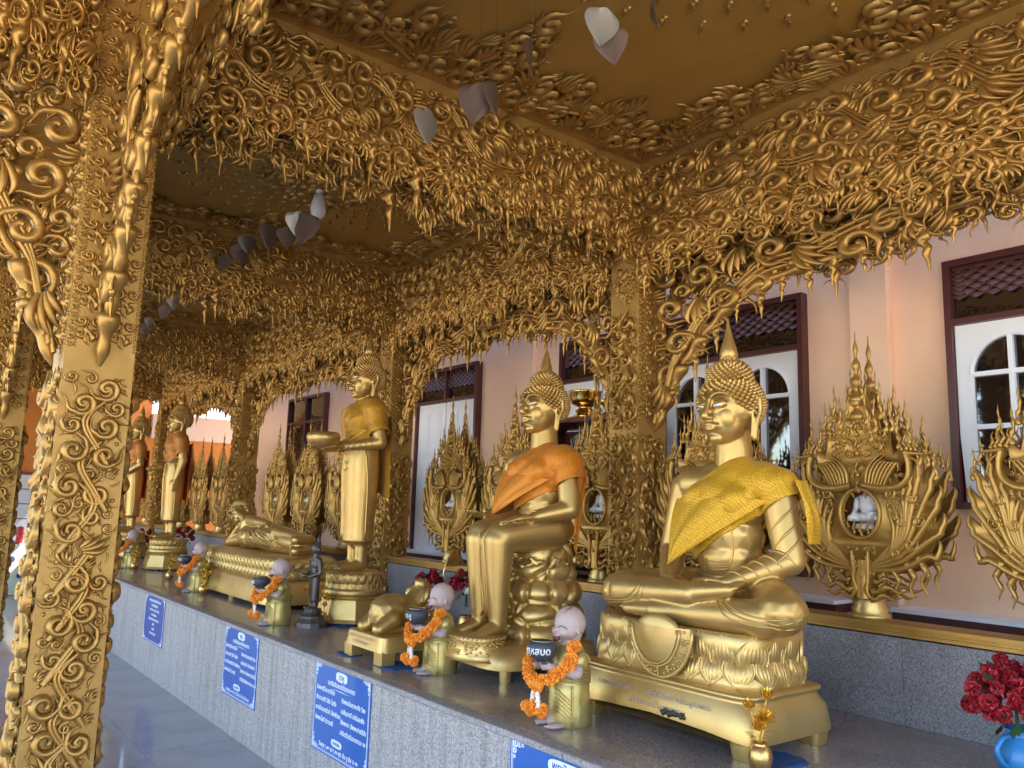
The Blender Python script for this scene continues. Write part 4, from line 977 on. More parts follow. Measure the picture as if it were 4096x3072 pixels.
# ---- standing statues
def standing(loc, label, pose, cloth, s=1.0, rz=0, cape=True):
    t = thing('buddha_statue', label, 'statue', loc, rz, 'gold buddha statues on the ledge', s)
    g = G(); HS = 1.20
    for q in (1, -1):
        cap(g, Q(-.01, q*.06, .02), Q(-.01, q*.062, .26), .045, .05); cap(g, Q(.02, q*.07, .03), Q(.17, q*.085, .022), .042, .028)
        for k in range(5): chain(g, [Q(.165, q*(.062+.012*k), .022), Q(.205-.005*k, q*(.064+.012*k), .018)], [.010, .008], n=4)
    # long robe: a flattened column, wide hem
    tb_ = G(); superlathe(tb_, [(-.004, .205), (.004, .21), (.0, .30), (.010, .5), (.020, .72), (.012, .9), (-.02, .95)], .098, .15, 40, 2.6); g.merge(tb_)
    ell(g, Q(0, 0, .26), (.08, .12, .05)); cap(g, Q(0, 0, .25), Q(0, 0, .9), .085, .09); cap(g, Q(0, .07, .25), Q(0, .07, .9), .072, .085); cap(g, Q(0, -.07, .25), Q(0, -.07, .9), .072, .085)
    ell(g, Q(0, 0, .90), (.115, .155, .13)); ell(g, Q(0, 0, 1.02), (.10, .135, .13)); ell(g, Q(.01, 0, 1.12), (.115, .17, .12))
    cap(g, Q(0, .17, HS), Q(0, -.17, HS), .066, .066); cap(g, Q(0, .07, HS+.04), Q(0, -.07, HS+.04), .05, .05)
    for q in (1, -1):
        a = Q(0, q*.20, HS-.02)
        if pose == 'bowl': e = Q(-.02, q*.245, .94); w_ = Q(.22, q*.13, .90)
        elif pose == 'down' and q < 0: e = Q(-.02, q*.245, .93); w_ = Q(.04, q*.235, .72)
        elif pose == 'down': e = Q(-.01, q*.245, .93); w_ = Q(.16, q*.05, .86)
        elif q > 0: e = Q(-.01, q*.25, .95); w_ = Q(.20, q*.22, .93)
        else: e = Q(.0, q*.245, .93); w_ = Q(.17, q*.10, .80)
        cap(g, a, e, .062, .052); cap(g, e, w_, .052, .032)
        if pose == 'bowl': hand(g, w_, (-1, -q*.1, -.05), (0, q*1., 0), None, .17, .065, .2, q)
        elif pose == 'down' and q < 0: hand(g, w_, (-.1, 0, -1), (-1, 0, 0), None, .17, .065, .1, 1)
        else: hand(g, w_, (-1, -q*.2, -.3), (0, 0, 1), None, .17, .065, .1, q)
    body = voxel(g, 'body', 'statue', .010, 4); ob('body', body, t)
    g = G()
    lathe(g, [(.150, .205), (.158, .20), (.156, .225)], 30)
    V = g.v[0]; V[:, 0] *= .66
    for k in range(9):
        y = .12-.012*k; tube(g, spl([Q(.095, y-.01, .92), Q(.115, y, .70), Q(.112, y+.006, .45), Q(.10, y+.012, .215)], 14), .0045, 5)
    for q in (1, -1): tube(g, spl([Q(.05, q*.16, .90), Q(.02, q*.172, .60), Q(.01, q*.165, .21)], 10), .007, 5)
    for k in range(5): tube(g, spl([Q(.02+.04*k, -.285+.028*k, .965-.012*k), Q(.06+.04*k, -.262+.026*k, .925-.01*k), Q(.045+.035*k, -.215+.02*k, .88-.002*k)], 8), .005, 5)
    for dz in (0, .05): tube(g, spl([Q(.12, .03, .86-dz), Q(.128, .045, .80-dz), Q(.128, .02, .785-dz), Q(.125, -.01, .80-dz)], 10), .008, 6)
    ob('robe_folds', snap(g, body).mesh('robe_folds', 'statue'), t, kind='stuff')
    add_head(t, (0, 0, HS+.235), .96, 'lotus', (0, 0, 0), True)
    if pose == 'bowl':
        g = G(); lathe(g, [(.0, -.06), (.07, -.055), (.115, -.02), (.125, .02), (.112, .05), (.10, .055), (.10, .04), (.0, .03)], 28); ob('alms_bowl', g.mesh('alms_bowl', 'statue'), t, Q(.32, 0, .95))
    # round double lotus
    g = G(); lathe(g, [(.0, .0), (.17, .0), (.205, -.03), (.20, -.06), (.165, -.085), (.17, -.095), (.215, -.125), (.235, -.16), (.21, -.175), (.0, -.175)], 40)
    ob('lotus_core', g.mesh('lotus_core', 'base'), t, (0, 0, .0))
    petal_ring(t, .195, .195, -.088, 22, .055, .075, True, .1, 2); petal_ring(t, .205, .205, -.088, 22, .06, .075, False, -.12, 2, .5)
    g = G(); lathe(g, [(.0, -.17), (.235, -.175), (.25, -.185), (.235, -.20), (.27, -.33), (.285, -.355), (.0, -.357)], 8, sq=.0); ob('plinth', g.mesh('plinth', 'base', False), t, rot=(0, 0, R(22.5)))
    for k in range(4):
        a = PI/4+k*PI/2; g = G(); lathe(g, [(.028, -.372), (.03, -.34)], 10); ob('foot', g.mesh('foot', 'base'), t, (.2*math.cos(a), .2*math.sin(a), 0))
    g = G(); ell(g, Q(.0, 0, 1.0), (.13, .165, .15)); ell(g, Q(.01, 0, 1.12), (.133, .19, .14)); cap(g, Q(0, .18, HS), Q(0, -.18, HS), .082, .082); cap(g, Q(0, .07, HS+.04), Q(0, -.07, HS+.04), .064, .064)
    cap(g, Q(0, -.2, HS-.02), Q(-.02, -.25, .95), .08, .075); cap(g, Q(0, .2, HS-.02), Q(-.02, .25, 1.0), .08, .07)
    me = voxel(g, 'sash', cloth, .013, 3); ripple(me, .005, 38, .85, 2)
    cut(me, [yzplane(-.06, HS+.085, .25, HS-.0, True), yzplane(-.40, 1.08, .24, .78, False)])
    return t, me
t3, me = standing((2.87, 5.57, 1.10), 'tall gold standing statue holding an alms bowl, before the second ledge pillar', 'bowl', 'sash3')
s3 = thing('cloth_cape', 'ochre gold cape with a fringe on the standing statue that holds the bowl', 'cape', (2.87, 5.57, 1.10), group='cloth capes', me=me)
def back_cloth(par, mat, x0=.05, y0=-.30, z0=1.12, drop=.62, w_=.26, lining=None):
    g = G(); V = []; nk = 14
    for k in range(nk):
        t = k/(nk-1)
        for j in range(11):
            u = j/10; V.append((x0+.06*math.sin(u*PI)+.01*math.sin(u*14+t), y0+u*w_*2+.014*math.sin(u*12+t*3), z0-drop*t*(1-.2*abs(u-.2))))
    g.add(V, np.array([(k*11+j, k*11+j+1, k*11+11+j+1, k*11+11+j) for k in range(nk-1) for j in range(10)])); ob('hanging_end', g.mesh('hanging_end', lining or mat), par)
back_cloth(s3, 'sash3', .09, -.29, 1.15, .62)
g = G(); 
for k in range(34):
    t = k/33; p_ = np.array(Q(.13-.0*t, -.29+.52*t, 1.03-.175*t))+np.array([-.02*math.sin(t*PI), 0, 0]); tube(g, [p_, p_+[0, .003, -.022]], [.004, .002], 5)
ob('fringe', g.mesh('fringe', 'foil'), s3)
t4, me = standing((2.85, 10.45, 1.10), 'gold standing statue with one arm down in a brown orange cape, beyond the reclining one', 'down', 'sash4')
s4 = thing('cloth_cape', 'brown orange cape on the standing statue beyond the reclining one', 'cape', (2.85, 10.45, 1.10), group='cloth capes', me=me); back_cloth(s4, 'sash4', .09, -.3, 1.15, .75, .28, 'lining')
t5, me = standing((2.88, 12.55, 1.10), 'farthest gold standing statue, one hand held out, just right of the walkway pillar', 'palm', 'sash4')
s5 = thing('cloth_cape', 'orange cape on the farthest standing statue', 'cape', (2.88, 12.55, 1.10), group='cloth capes', me=me); back_cloth(s5, 'lining', .09, -.3, 1.15, .75, .28, 'lining')

# ---- reclining statue (head towards +y, face to the gallery)
B6 = thing('buddha_statue', 'gold reclining statue resting its head on one hand, on a long lotus couch', 'statue', (2.86, 7.35, 1.14), group='gold buddha statues on the ledge')
g = G()
ell(g, (0, .32, .10), (.15, .20, .115)); ell(g, (0, .12, .11), (.135, .22, .11)); ell(g, (0, -.10, .12), (.14, .20, .125)); ell(g, (0, -.2, .115), (.135, .2, .12))
cap(g, (.0, -.15, .07), (.0, -.85, .045), .085, .045); cap(g, (.0, -.15, .17), (.0, -.85, .135), .09, .045)
cap(g, (0, -.5, .10), (0, -.86, .09), .085, .065)
for z in (.045, .135):
    cap(g, (.05, -.88, z), (-.10, -.93, z), .042, .038)
cap(g, (0, .45, .22), (0, .45, .07), .085, .085)
cap(g, (.0, .42, .25), (-.02, .14, .245), .062, .052); cap(g, (-.02, .14, .245), (-.02, -.12, .235), .050, .032)
hand(g, (-.02, -.12, .235), (0, -1, -.06), (-1, 0, 0), None, .16, .06, .1, -1)
cap(g, (0, .50, .08), (-.05, .80, .03), .06, .048); cap(g, (-.05, .80, .03), (-.03, .62, .19), .045, .032)
cap(g, (0, .5, .16), (-.01, .60, .24), .06, .055)
ob('body', voxel(g, 'body', 'statue', .009, 4), B6)
TOES = []; g = G(); ell(g, (0, 0, 0), (.024, .016, .0085), sub=2); TOE = g.mesh('toe', 'statue'); g = G()
for z0 in (.045, .135):
    for k in range(5): TOES.append(ob('toe', TOE, B6, (-.125, -.915, z0-.032+.016*k)))
for k in range(4): tube(g, spl([(-.10-.01*k, .2-.12*k, .20-.01*k), (-.135, .0-.15*k, .12), (-.11, -.35-.1*k, .06)], 12), .005, 5)
ob('robe_folds', g.mesh('robe_folds', 'statue'), B6, kind='stuff')
add_head(B6, (-.005, .66, .31), .86, 'lotus', (-1.05, 0, 0), False)
ped = ob('pedestal', None, B6, (0, 0, -.41))
g = G(); superlathe(g, [(.045, .035), (.045, .055), (.01, .19), (-.005, .215), (-.03, .22)], .30, 1.0, 80, 9); ob('plinth', g.mesh('plinth', 'base'), ped)
g = G(); superlathe(g, [(-.03, .215), (.0, .22), (.015, .25), (-.02, .29), (-.02, .30), (.01, .32), (.02, .355), (.01, .385), (-.02, .405), (-.05, .405)], .28, .98, 80, 8); ob('lotus_core', g.mesh('lotus_core', 'base'), ped)
petal_ring(ped, .285, .985, .298, 56, .075, .08, True, .1, 8); petal_ring(ped, .285, .985, .296, 56, .075, .07, False, .1, 8, .5)
for sx in (-1, 1):
    for sy in (-1, 0, 1):
        g = G(); lathe(g, [(.035, .0), (.045, .06)], 14); ob('foot', g.mesh('foot', 'base'), ped, (sx*.26, sy*.92, 0))

# ---- bronze standing statue
g = G()
for q in (1, -1):
    cap(g, Q(0, q*.025, .13), Q(0, q*.025, .19), .017, .02); cap(g, Q(0, q*.028, .13), Q(.05, q*.03, .128), .016, .011)
    cap(g, Q(0, q*.062, .455), Q(-.005, q*.078, .37), .02, .016); cap(g, Q(-.005, q*.078, .37), Q(.055, q*.03, .345), .015, .011)
for q in (1, 0, -1): cap(g, Q(0, q*.020, .185), Q(0, q*.022, .37), .028, .027)
ell(g, Q(0, 0, .38), (.030, .040, .04)); ell(g, Q(0, 0, .43), (.033, .055, .045)); cap(g, Q(0, .05, .46), Q(0, -.05, .46), .02, .02); cap(g, Q(0, 0, .46), Q(0, 0, .51), .018, .018)
ell(g, Q(.004, 0, .535), (.034, .031, .04)); ell(g, Q(-.01, 0, .565), (.022, .022, .02)); cap(g, Q(-.01, 0, .58), Q(-.01, 0, .625), .011, .003); ell(g, Q(.04, 0, .53), (.006, .006, .010)); ell(g, Q(.075, 0, .352), (.03, .03, .018))
for q in (1, -1): ell(g, Q(-.002, q*.033, .525), (.006, .005, .018))
BZ = thing('bronze_figure', 'small dark bronze standing figure beside a gold flower vase', 'figurine', (2.50, 5.45, ZL))
ob('body', voxel(g, 'body', 'bronze', .0045, 2), BZ)
g = G(); lathe(g, [(.0, .0), (.115, .0), (.11, .03), (.09, .06), (.085, .075), (.06, .085), (.065, .10), (.055, .125), (.0, .13)], 12); ob('stand', g.mesh('stand', 'bronze', False), BZ)

# ---- little laughing monks
def build_monk():
    t = thing('monk_figurine', 'nearest', 'figurine', (0, 0, 0), 0, 'laughing monk figurines along the ledge edge')
    g = G()   # clay skin: head, arms, feet
    ell(g, Q(-.004, 0, .400), (.068, .063, .068), sub=3); ell(g, Q(.012, 0, .375), (.056, .056, .045), sub=3); ell(g, Q(-.012, 0, .355), (.045, .045, .05))
    for q in (1, -1):
        ell(g, Q(.040, q*.028, .367), (.024, .022, .020)); ell(g, Q(-.003, q*.064, .372), (.010, .006, .014)); ell(g, Q(-.006, q*.062, .366), (.006, .009, .007))
        cap(g, Q(.0, q*.070, .262), Q(.025, q*.086, .215), .026, .026); cap(g, Q(.025, q*.088, .215), Q(.115, q*.045, .235), .027, .018)
        hand(g, Q(.115, q*.045, .235), (-1, -q*.6, .1), (0, q*.2, 1), None, .05, .022, .3, q)
        ell(g, Q(.085, q*.042, .010), (.048, .026, .013)); 
        for k in range(4): ell(g, Q(.128-.004*k, q*(.026+.010*k), .008), (.010, .006, .007), sub=1)
    ell(g, Q(.071, 0, .375), (.009, .009, .008)); ell(g, Q(.06, 0, .334), (.016, .02, .010)); ell(g, Q(.066, 0, .352), (.010, .019, .005))
    cap(g, Q(.05, 0, .02), Q(0, 0, .33), .045, .035); ell(g, Q(.04, 0, .02), (.05, .05, .015)); cap(g, Q(0, .07, .26), Q(0, -.07, .26), .025, .025)
    ob('skin', voxel(g, 'skin', 'skin', .0032, 2), t)
    g = G()
    for q in (1, -1):
        tube(g, spl([Q(.066, q*.012, .385), Q(.064, q*.026, .393), Q(.052, q*.042, .388), Q(.044, q*.049, .380)], 9), .0014, 5)
        ell(g, Q(-.0075, q*.071, .370), (.003, .002, .004), sub=1)
    ob('eyelids', g.mesh('eyelids', 'ink'), t)
    g = G(); ell(g, Q(.0640, 0, .342), (.0135, .022, .0165), (0, .2, 0)); ob('open_mouth', g.mesh('open_mouth', 'mouth'), t)
    g = G(); ell(g, Q(.066, 0, .3515), (.008, .010, .003), sub=1); ob('teeth', g.mesh('teeth', 'eye'), t)
    g = G()   # robe
    n = 40; a = np.linspace(0, 2*PI, n, endpoint=False)
    prof = [(.088, .0), (.093, .01), (.090, .06), (.086, .12), (.084, .165), (.080, .17), (.086, .18), (.082, .19), (.087, .20), (.080, .21), (.076, .24), (.068, .28), (.052, .305), (.040, .315)]
    V = []
    for r_, z in prof:
        for ai in a:
            fl_ = 1+(.018*math.cos(ai*15) if z < .16 else .0)*(1 if abs(ai-PI) < 1.6 else .4); V.append((r_*math.cos(ai)*1.02*fl_+.004, r_*math.sin(ai)*.95*fl_, z))
    g.add(V, np.array([(i*n+j, i*n+(j+1) % n, (i+1)*n+(j+1) % n, (i+1)*n+j) for i in range(len(prof)-1) for j in range(n)]))
    for q in (1, -1): ell(g, Q(.002, q*.070, .258), (.043, .040, .046), sub=3)
    ob('robe', g.mesh('robe', 'robe'), t)
    g = G()
    for q in (1, -1):
        for k in range(8):
            a0 = PI+q*(.28+.02*k); z0 = .150-.017*k; P = [(.0915*math.cos(a0+q*s_*.75)*1.02+.003, .0915*math.sin(a0+q*s_*.75)*.97, z0-.045*s_**1.3) for s_ in np.linspace(0, 1, 7)]
            if P[-1][2] > .005: tube(g, P, np.array([.6, 1, 1, 1, 1, .8, .3])*.0026, 5)
        tube(g, [(.094*math.cos(PI+q*1.12)+.003, .092*math.sin(PI+q*1.12), z) for z in np.linspace(.008, .165, 8)], .0035, 5)
        for k in range(7):
            aa = -1.1+.36*k; tube(g, spl([Q(.034*math.sin(aa), q*(.088+.010*math.cos(aa)), .262+.036*math.cos(aa)), Q(.044*math.sin(aa)+.008, q*.097, .248+.02*math.cos(aa)), Q(.038, q*.088, .236+.006*k-.02)], 6), .0022, 5)
    for k in range(5): tube(g, [(.0865*math.cos(b)*1.03+.004, .0865*math.sin(b)*.97, .172+.009*k+.004*math.sin(b*2+k)) for b in np.linspace(0, 2*PI, 28)], .0032, 5)
    ob('robe_folds', g.mesh('robe_folds', 'robe'), t, kind='stuff')
    g = G(); lathe(g, [(.0, -.045), (.025, -.044), (.052, -.022), (.061, .0), (.057, .022), (.046, .036), (.044, .036), (.040, .02), (.0, .0)], 30); bw = ob('alms_bowl', g.mesh('alms_bowl', 'bowl'), t, Q(.135, 0, .300))
    g = G(); tube(g, [(.0455*math.cos(b), .0455*math.sin(b), .037) for b in np.linspace(0, 2*PI, 30)], .0018, 5); ob('gilt_rim', g.mesh('gilt_rim', 'shiny'), bw)
    return t
def text_mesh(body, size, mat, align='CENTER', bold=0.0, depth=.0006, spacing=1.0):
    c = bpy.data.curves.new('lettering', 'FONT'); c.body = body; c.size = size; c.align_x = align; c.align_y = 'CENTER'; c.offset = bold; c.extrude = depth; c.resolution_u = 2; c.space_line = spacing
    o = bpy.data.objects.new('lettering', c); COL.objects.link(o); dg = bpy.context.evaluated_depsgraph_get()
    me = bpy.data.meshes.new_from_object(o.evaluated_get(dg)); bpy.data.objects.remove(o); bpy.data.curves.remove(c)
    me.name = 'lettering'; me.materials.clear(); me.materials.append(MAT[mat]); return me
FACEX = Matrix(((0, 0, -1), (-1, 0, 0), (0, 1, 0))).to_euler()      # text x -> -y, text y -> z, normal -> -x

# ---- marigold blossoms, garland
def blossom(rad, n, mat, name, seed=1, pw=.5):
    rg = np.random.default_rng(seed); g = G()
    for k in range(n):
        z = 1-2*(k+.5)/n; a = k*2.4; q = math.sqrt(1-z*z); d = np.array([q*math.cos(a), q*math.sin(a), z*.75]); d += rg.normal(0, .12, 3); d /= np.linalg.norm(d)
        s = np.cross(d, [.3, .2, .9]); s /= np.linalg.norm(s); u = np.cross(d, s); th = rg.uniform(0, PI); s2_ = s*math.cos(th)+u*math.sin(th); u2_ = -s*math.sin(th)+u*math.cos(th)
        b = d*rad*.25; m_ = d*rad*.75; t = d*rad*rg.uniform(.92, 1.12)
        V = [b-s2_*rad*pw*.3, b+s2_*rad*pw*.3, m_+s2_*rad*pw*.55+u2_*rad*.12, m_-s2_*rad*pw*.55+u2_*rad*.12, t+s2_*rad*pw*.5-u2_*rad*.12, t+u2_*rad*.15, t-s2_*rad*pw*.5-u2_*rad*.12]
        g.add(V, [np.array([(0, 1, 2, 3)]), np.array([(3, 2, 5), (2, 4, 5), (3, 5, 6)])])
    return g.mesh(name, mat, False)
MG = [blossom(.026, 64, 'marigold', 'marigold', s) for s in (1, 2, 3)]
JM = None
g = G(); lathe(g, [(.002, .0), (.006, -.002), (.0085, -.014), (.011, -.022), (.004, -.020)], 8); JAS = g.mesh('jasmine_bud', 'jasmine')
g = G()
for k in range(8): ell(g, (.009*math.cos(k*PI/4), .009*math.sin(k*PI/4), 0), .0028, sub=1)
BEADR = g.mesh('gold_beads', 'shiny')
def build_garland():
    t = thing('marigold_garland', 'x', 'garland', (0, 0, 0), 0, 'orange marigold garlands')
    k = 0
    pts = spl([Q(.035, -.072, .318), Q(.06, -.10, .285), Q(.085, -.10, .250), Q(.125, -.078, .215), Q(.155, -.04, .19), Q(.165, .0, .175), Q(.165, .04, .195), Q(.155, .075, .225), Q(.12, .095, .26), Q(.075, .095, .30)], 24)
    rg = np.random.default_rng(3)
    for p_ in pts:
        ob('marigold', MG[k % 3], t, p_+rg.normal(0, .004, 3), tuple(rg.uniform(0, 6, 3)), rg.uniform(.85, 1.1)); k += 1
    for (f, s, z) in ((.17, -.03, .185), (.165, .0, .168), (.172, .02, .182), (.165, -.012, .160)): ob('marigold', MG[k % 3], t, Q(f, s, z), (k, k*2, 0), .9); k += 1
    for q, (s, z1) in enumerate(((-.018, .098), (.012, .096))):
        for j in range(3): ob('jasmine_bud', JAS, t, Q(.165, s*(1+.25*j), .148-.019*j), (0, 0, j), 1.15); ob('gold_beads', BEADR, t, Q(.165, s*(1+.25*j), .131-.019*j))
    for j in range(9): ob('marigold', MG[j % 3], t, Q(.165+.018*math.cos(j*.7), .034*math.cos(j*.785)*1.1, .080+.010*math.sin(j*.785)-(.012 if j % 2 else 0)), (j, j, j), .82)
    return t
monk0 = build_monk(); gar0 = build_garland()
MP = [(2.335, 2.585, 'nearest', 0), (2.425, 3.70, 'second', -.10), (2.33, 5.66, 'third', -.1), (2.455, 7.90, 'fourth', -.12), (2.50, 10.70, 'fifth', -.12)]
WD = ['in front of the seated statue', 'beside the crouching gold elephant', 'beside the dark bronze figure', 'in front of the reclining statue', 'at the far end, by the walkway pillar']
for i, (x, y, nm, dz) in enumerate(MP):
    lb = f'laughing bald clay monk in a gold robe holding a dark bowl, {nm} of five, {WD[i]}'
    lb = ' '.join(lb.split()[:16]) if len(lb.split()) > 16 else lb
    lb = f'laughing bald monk figurine with a dark bowl, {WD[i]}'
    lg = f'orange marigold garland hung on the {nm} laughing monk figurine'
    if i == 0:
        mk, gr = monk0, gar0; mk.location = gr.location = (x, y, ZL); mk.rotation_euler = gr.rotation_euler = (0, 0, -.10+dz); mk['label'] = lb; gr['label'] = lg
    else: mk = dup(monk0, (x, y, ZL), -.12+dz, lb, .98); gr = dup(gar0, (x, y, ZL), -.12+dz, lg, .98)
for mk, body_, sx in ((monk0, 'พฤหัสบดี', 1),):
    pass
def curve_text(body_, size, rad, z, mat, par, a0, up=0.0, loc=(0, 0, 0)):
    me = text_mesh(body_, size, mat, 'CENTER', size*.012, .0004)
    n = len(me.vertices); co = np.empty(n*3); me.vertices.foreach_get('co', co); co = co.reshape(-1, 3)
    a = PI+a0+co[:, 0]/rad; rr = rad-.35*np.abs(co[:, 1]+up)+co[:, 2]
    out = np.stack([rr*np.cos(a), rr*np.sin(a), z+co[:, 1]], 1)
    me.vertices.foreach_set('co', out.ravel()); me.update(); return ob('lettering', me, par, loc)
for o in list(bpy.data.objects):
    if o.name.startswith('monk_figurine'):
        i = [k for k, q in enumerate(MP) if abs(q[0]-o.location.x) < .01 and abs(q[1]-o.location.y) < .01][0]
        bw = [c for c in o.children if c.name.startswith('alms_bowl')]
        if not bw: bw = [c for c in bpy.data.objects if c.parent == o and c.name.startswith('alms_bowl')]
        txt = ['พฤหัสบดี', 'ราหู', 'พุธ', 'อังคาร', 'จันทร์'][i]
        curve_text(txt, .040 if i == 0 else .036, .0625, .0, 'chalk', bw[0], .42 if i == 0 else .30)
        if i == 0:
            g = G(); tube(g, spl([(-.012, 0, 0), (-.022, 0, .012), (-.012, 0, .020), (0, 0, .010), (.010, 0, .018), (.020, 0, .010), (.0, 0, -.012), (-.012, 0, 0)], 16)*.35, .0012, 5)
            hb = ob('chalk_heart', g.mesh('chalk_heart', 'chalk'), bw[0], (-.018, -.0585, -.003), (0, 0, .3))
# head marks on the nearest monk: flaked paint on the crown
g = G()
for P in ([(-.030, .005, .455), (-.034, -.003, .450), (-.038, .004, .446), (-.042, -.002, .441), (-.047, .002, .434)],):
    tube(g, spl([(-.010, -.022, .464), (-.022, -.027, .4585), (-.026, -.020, .457), (-.036, -.024, .450), (-.046, -.020, .440)], 12), np.linspace(.004, .001, 12), 5)
ob('flaked_paint', g.mesh('flaked_paint', 'orange'), monk0)
# ---- inscriptions on the first pedestal and the elephant stand
ped1 = [c for c in bpy.data.objects if c.parent == B1 and c.name.startswith('pedestal')][0]
for tx_, ty_ in (('ครอบครัว ภูมิศรี', .20), ('ศรีวราภรณ์ พร้อมลูกหลาน', -.13)): ob('lettering', text_mesh(tx_, .030, 'mauve', 'CENTER', 0, .0004), ped1, (-.275, ty_, .158), (R(90), 0, R(-90)))
ob('lettering', text_mesh('สร้างถวายเป็นพุทธบูชา', .030, 'mauve', 'CENTER', 0, .0004), ped1, (-.282, -.02, .118), (R(90), 0, R(-90)))
g = G(); rq = np.random.default_rng(3)
for k in range(16): ell(g, (0, -.17+.0072*k, .118+rq.uniform(-.008, .006)), (.002, .010, rq.uniform(.006, .014)), sub=1)
ob('black_smear', g.mesh('black_smear', 'ink'), ped1, (-.284, .0, -.01))

# ---- gold flower vases
def petal_flower(g, c, r, n=7, layers=2, tilt=.5, mat=0, ax=(0, 0, 1)):
    Rm = np.array(Vector(ax).to_track_quat('Z', 'Y').to_matrix())
    for L_ in range(layers):
        for k in range(n):
            a = 2*PI*(k+.5*L_)/n; el = tilt+L_*.45; d = np.array([math.cos(a)*math.cos(el), math.sin(a)*math.cos(el), math.sin(el)]); s = np.array([-math.sin(a), math.cos(a), 0])
            V = np.array([np.zeros(3), d*r*.5+s*r*.26+[0, 0, -.06*r], d*r*.5-s*r*.26+[0, 0, -.06*r], d*r*.85+s*r*.14+[0, 0, .08*r], d*r*.85-s*r*.14+[0, 0, .08*r], d*r*1.05+np.array([0, 0, .22*r])])@Rm.T+np.array(c)
            g.add(V, [np.array([(0, 1, 2), (3, 5, 4)]), np.array([(1, 3, 4, 2)])], mat)
def build_vase():
    t = thing('gold_flower_vase', 'x', 'vase', (0, 0, 0), 0, 'gold flower vases along the ledge')
    g = G(); lathe(g, [(.0, .0), (.022, .0), (.034, .015), (.041, .042), (.038, .065), (.026, .082), (.021, .086), (.026, .092), (.022, .09), (.018, .08), (.0, .06)], 28); ob('vase', g.mesh('vase', 'vase'), t)
    fl = [((.0, -.028, .245), (0, -.2, 1)), ((-.012, .030, .200), (-.2, .3, 1)), ((-.02, -.028, .175), (-.5, -.3, .8)), ((.022, -.010, .165), (.4, -.2, .8)), ((-.005, .0, .135), (-.2, 0, 1))]
    g = G()
    for (c, ax) in fl: tube(g, spl([(0, 0, .06), (c[0]*.3, c[1]*.3+.004, c[2]*.6), (c[0], c[1], c[2])], 8), .0016, 5)
    ob('stems', g.mesh('stems', 'foil'), t)
    for i, (c, ax) in enumerate(fl):
        g = G(); petal_flower(g, (0, 0, 0), .030 if i != 2 else .036, 8, 3, .25, ax=ax); ell(g, (0, 0, .004), .006, sub=1); ob('flower', g.mesh('flower', 'foil', False), t, c)
    for k in range(5):
        a = k*1.3+.4; g = G(); d = np.array([math.cos(a), math.sin(a), .25]); s = np.array([-math.sin(a), math.cos(a), 0])
        g.add([[0, 0, 0], d*.022+s*.011, d*.022-s*.011, d*.045+np.array([0, 0, -.01])], np.array([(0, 1, 2), (1, 3, 2)])); ob('leaf', g.mesh('leaf', 'foil', False), t, (.01*math.cos(a), .01*math.sin(a), .095+.008*k))
    return t
vs0 = build_vase(); vs0.location = (2.50, 1.775, ZL); vs0['label'] = 'gold vase of gold foil lotus flowers at the corner of the nearest statue'
for x, y, lb, s in ((2.565, 5.42, 'gold vase of foil flowers just right of the dark bronze figure', 1.02), (2.43, 7.66, 'gold vase of foil flowers just right of the fourth laughing monk', .98), (2.53, 9.12, 'gold vase of foil flowers left of the reclining statue, near its head', .95), (2.50, 10.50, 'gold vase of foil flowers beside the farthest laughing monk', .95), (2.66, 5.85, 'gold vase of foil flowers behind, between the third monk and the bronze figure', 1.0)):
    dup(vs0, (x, y, ZL), x*7 % 3, lb, s)
# ---- red flower bunches
ROSE = [blossom(.030, 30, 'red', 'rose', s, .95) for s in (5, 6)]
def bunch(loc, lb, n, rad, seed, jug=False, zoff=.0, extra=False):
    t = thing('red_flower_bunch', lb, 'flowers', loc, 0, 'bunches of red cloth flowers'); rg = np.random.default_rng(seed)
    for k in range(n):
        z = 1-1.5*(k+.5)/n; a = k*2.4; q = math.sqrt(max(0, 1-z*z)); p_ = np.array([q*math.cos(a), q*math.sin(a), z*.85])*rad*rg.uniform(.7, 1.05)
        ob('rose', ROSE[k % 2], t, p_+[0, 0, zoff], tuple(rg.uniform(0, 6, 3)), rg.uniform(.75, 1.1))
    g = G()
    for k in range(26):
        a = rg.uniform(0, 2*PI); el = rg.uniform(-.9, .9); d = np.array([math.cos(a)*math.cos(el), math.sin(a)*math.cos(el), math.sin(el)]); c = d*rad*rg.uniform(.5, .95)+[0, 0, zoff]; s = np.cross(d, [0, .3, 1]); s /= np.linalg.norm(s)
        g.add([c, c+d*.03+s*.016, c+d*.03-s*.016, c+d*.06], np.array([(0, 1, 2), (1, 3, 2)]))
    for k in range(6): tube(g, [(0, 0, zoff-.0), (.01*math.cos(k), .01*math.sin(k), zoff-rad*1.4)], .003, 5)
    ob('leaves', g.mesh('leaves', 'green', False), t)
    if extra:
        g = G(); petal_flower(g, (-.06, -.10, zoff-.06), .04, 8, 3); ob('white_rose', g.mesh('white_rose', 'jasmine', False), t)
    g = G(); lathe(g, [(.0, -.0), (.045, .0), (.06, .05), (.05, .10), (.04, .12)], 20)
    if not jug: ob('pot', g.mesh('pot', 'vase'), t, (0, 0, -(loc[2]-ZL)))
    return t
bunch((3.22, 1.235, .985), 'large bunch of dark red cloth roses in the blue jug at the right edge', 46, .155, 3, True)
jg = thing('enamel_jug', 'round blue enamel jug with a handle holding the red roses', 'jug', (3.22, 1.215, ZL), 0, None, (1, 1, .85))
g = G(); lathe(g, [(.0, .0), (.05, .0), (.085, .035), (.095, .08), (.085, .13), (.06, .165), (.055, .18), (.065, .195), (.058, .193), (.05, .17), (.0, .15)], 32); ob('body', g.mesh('body', 'blue'), jg)
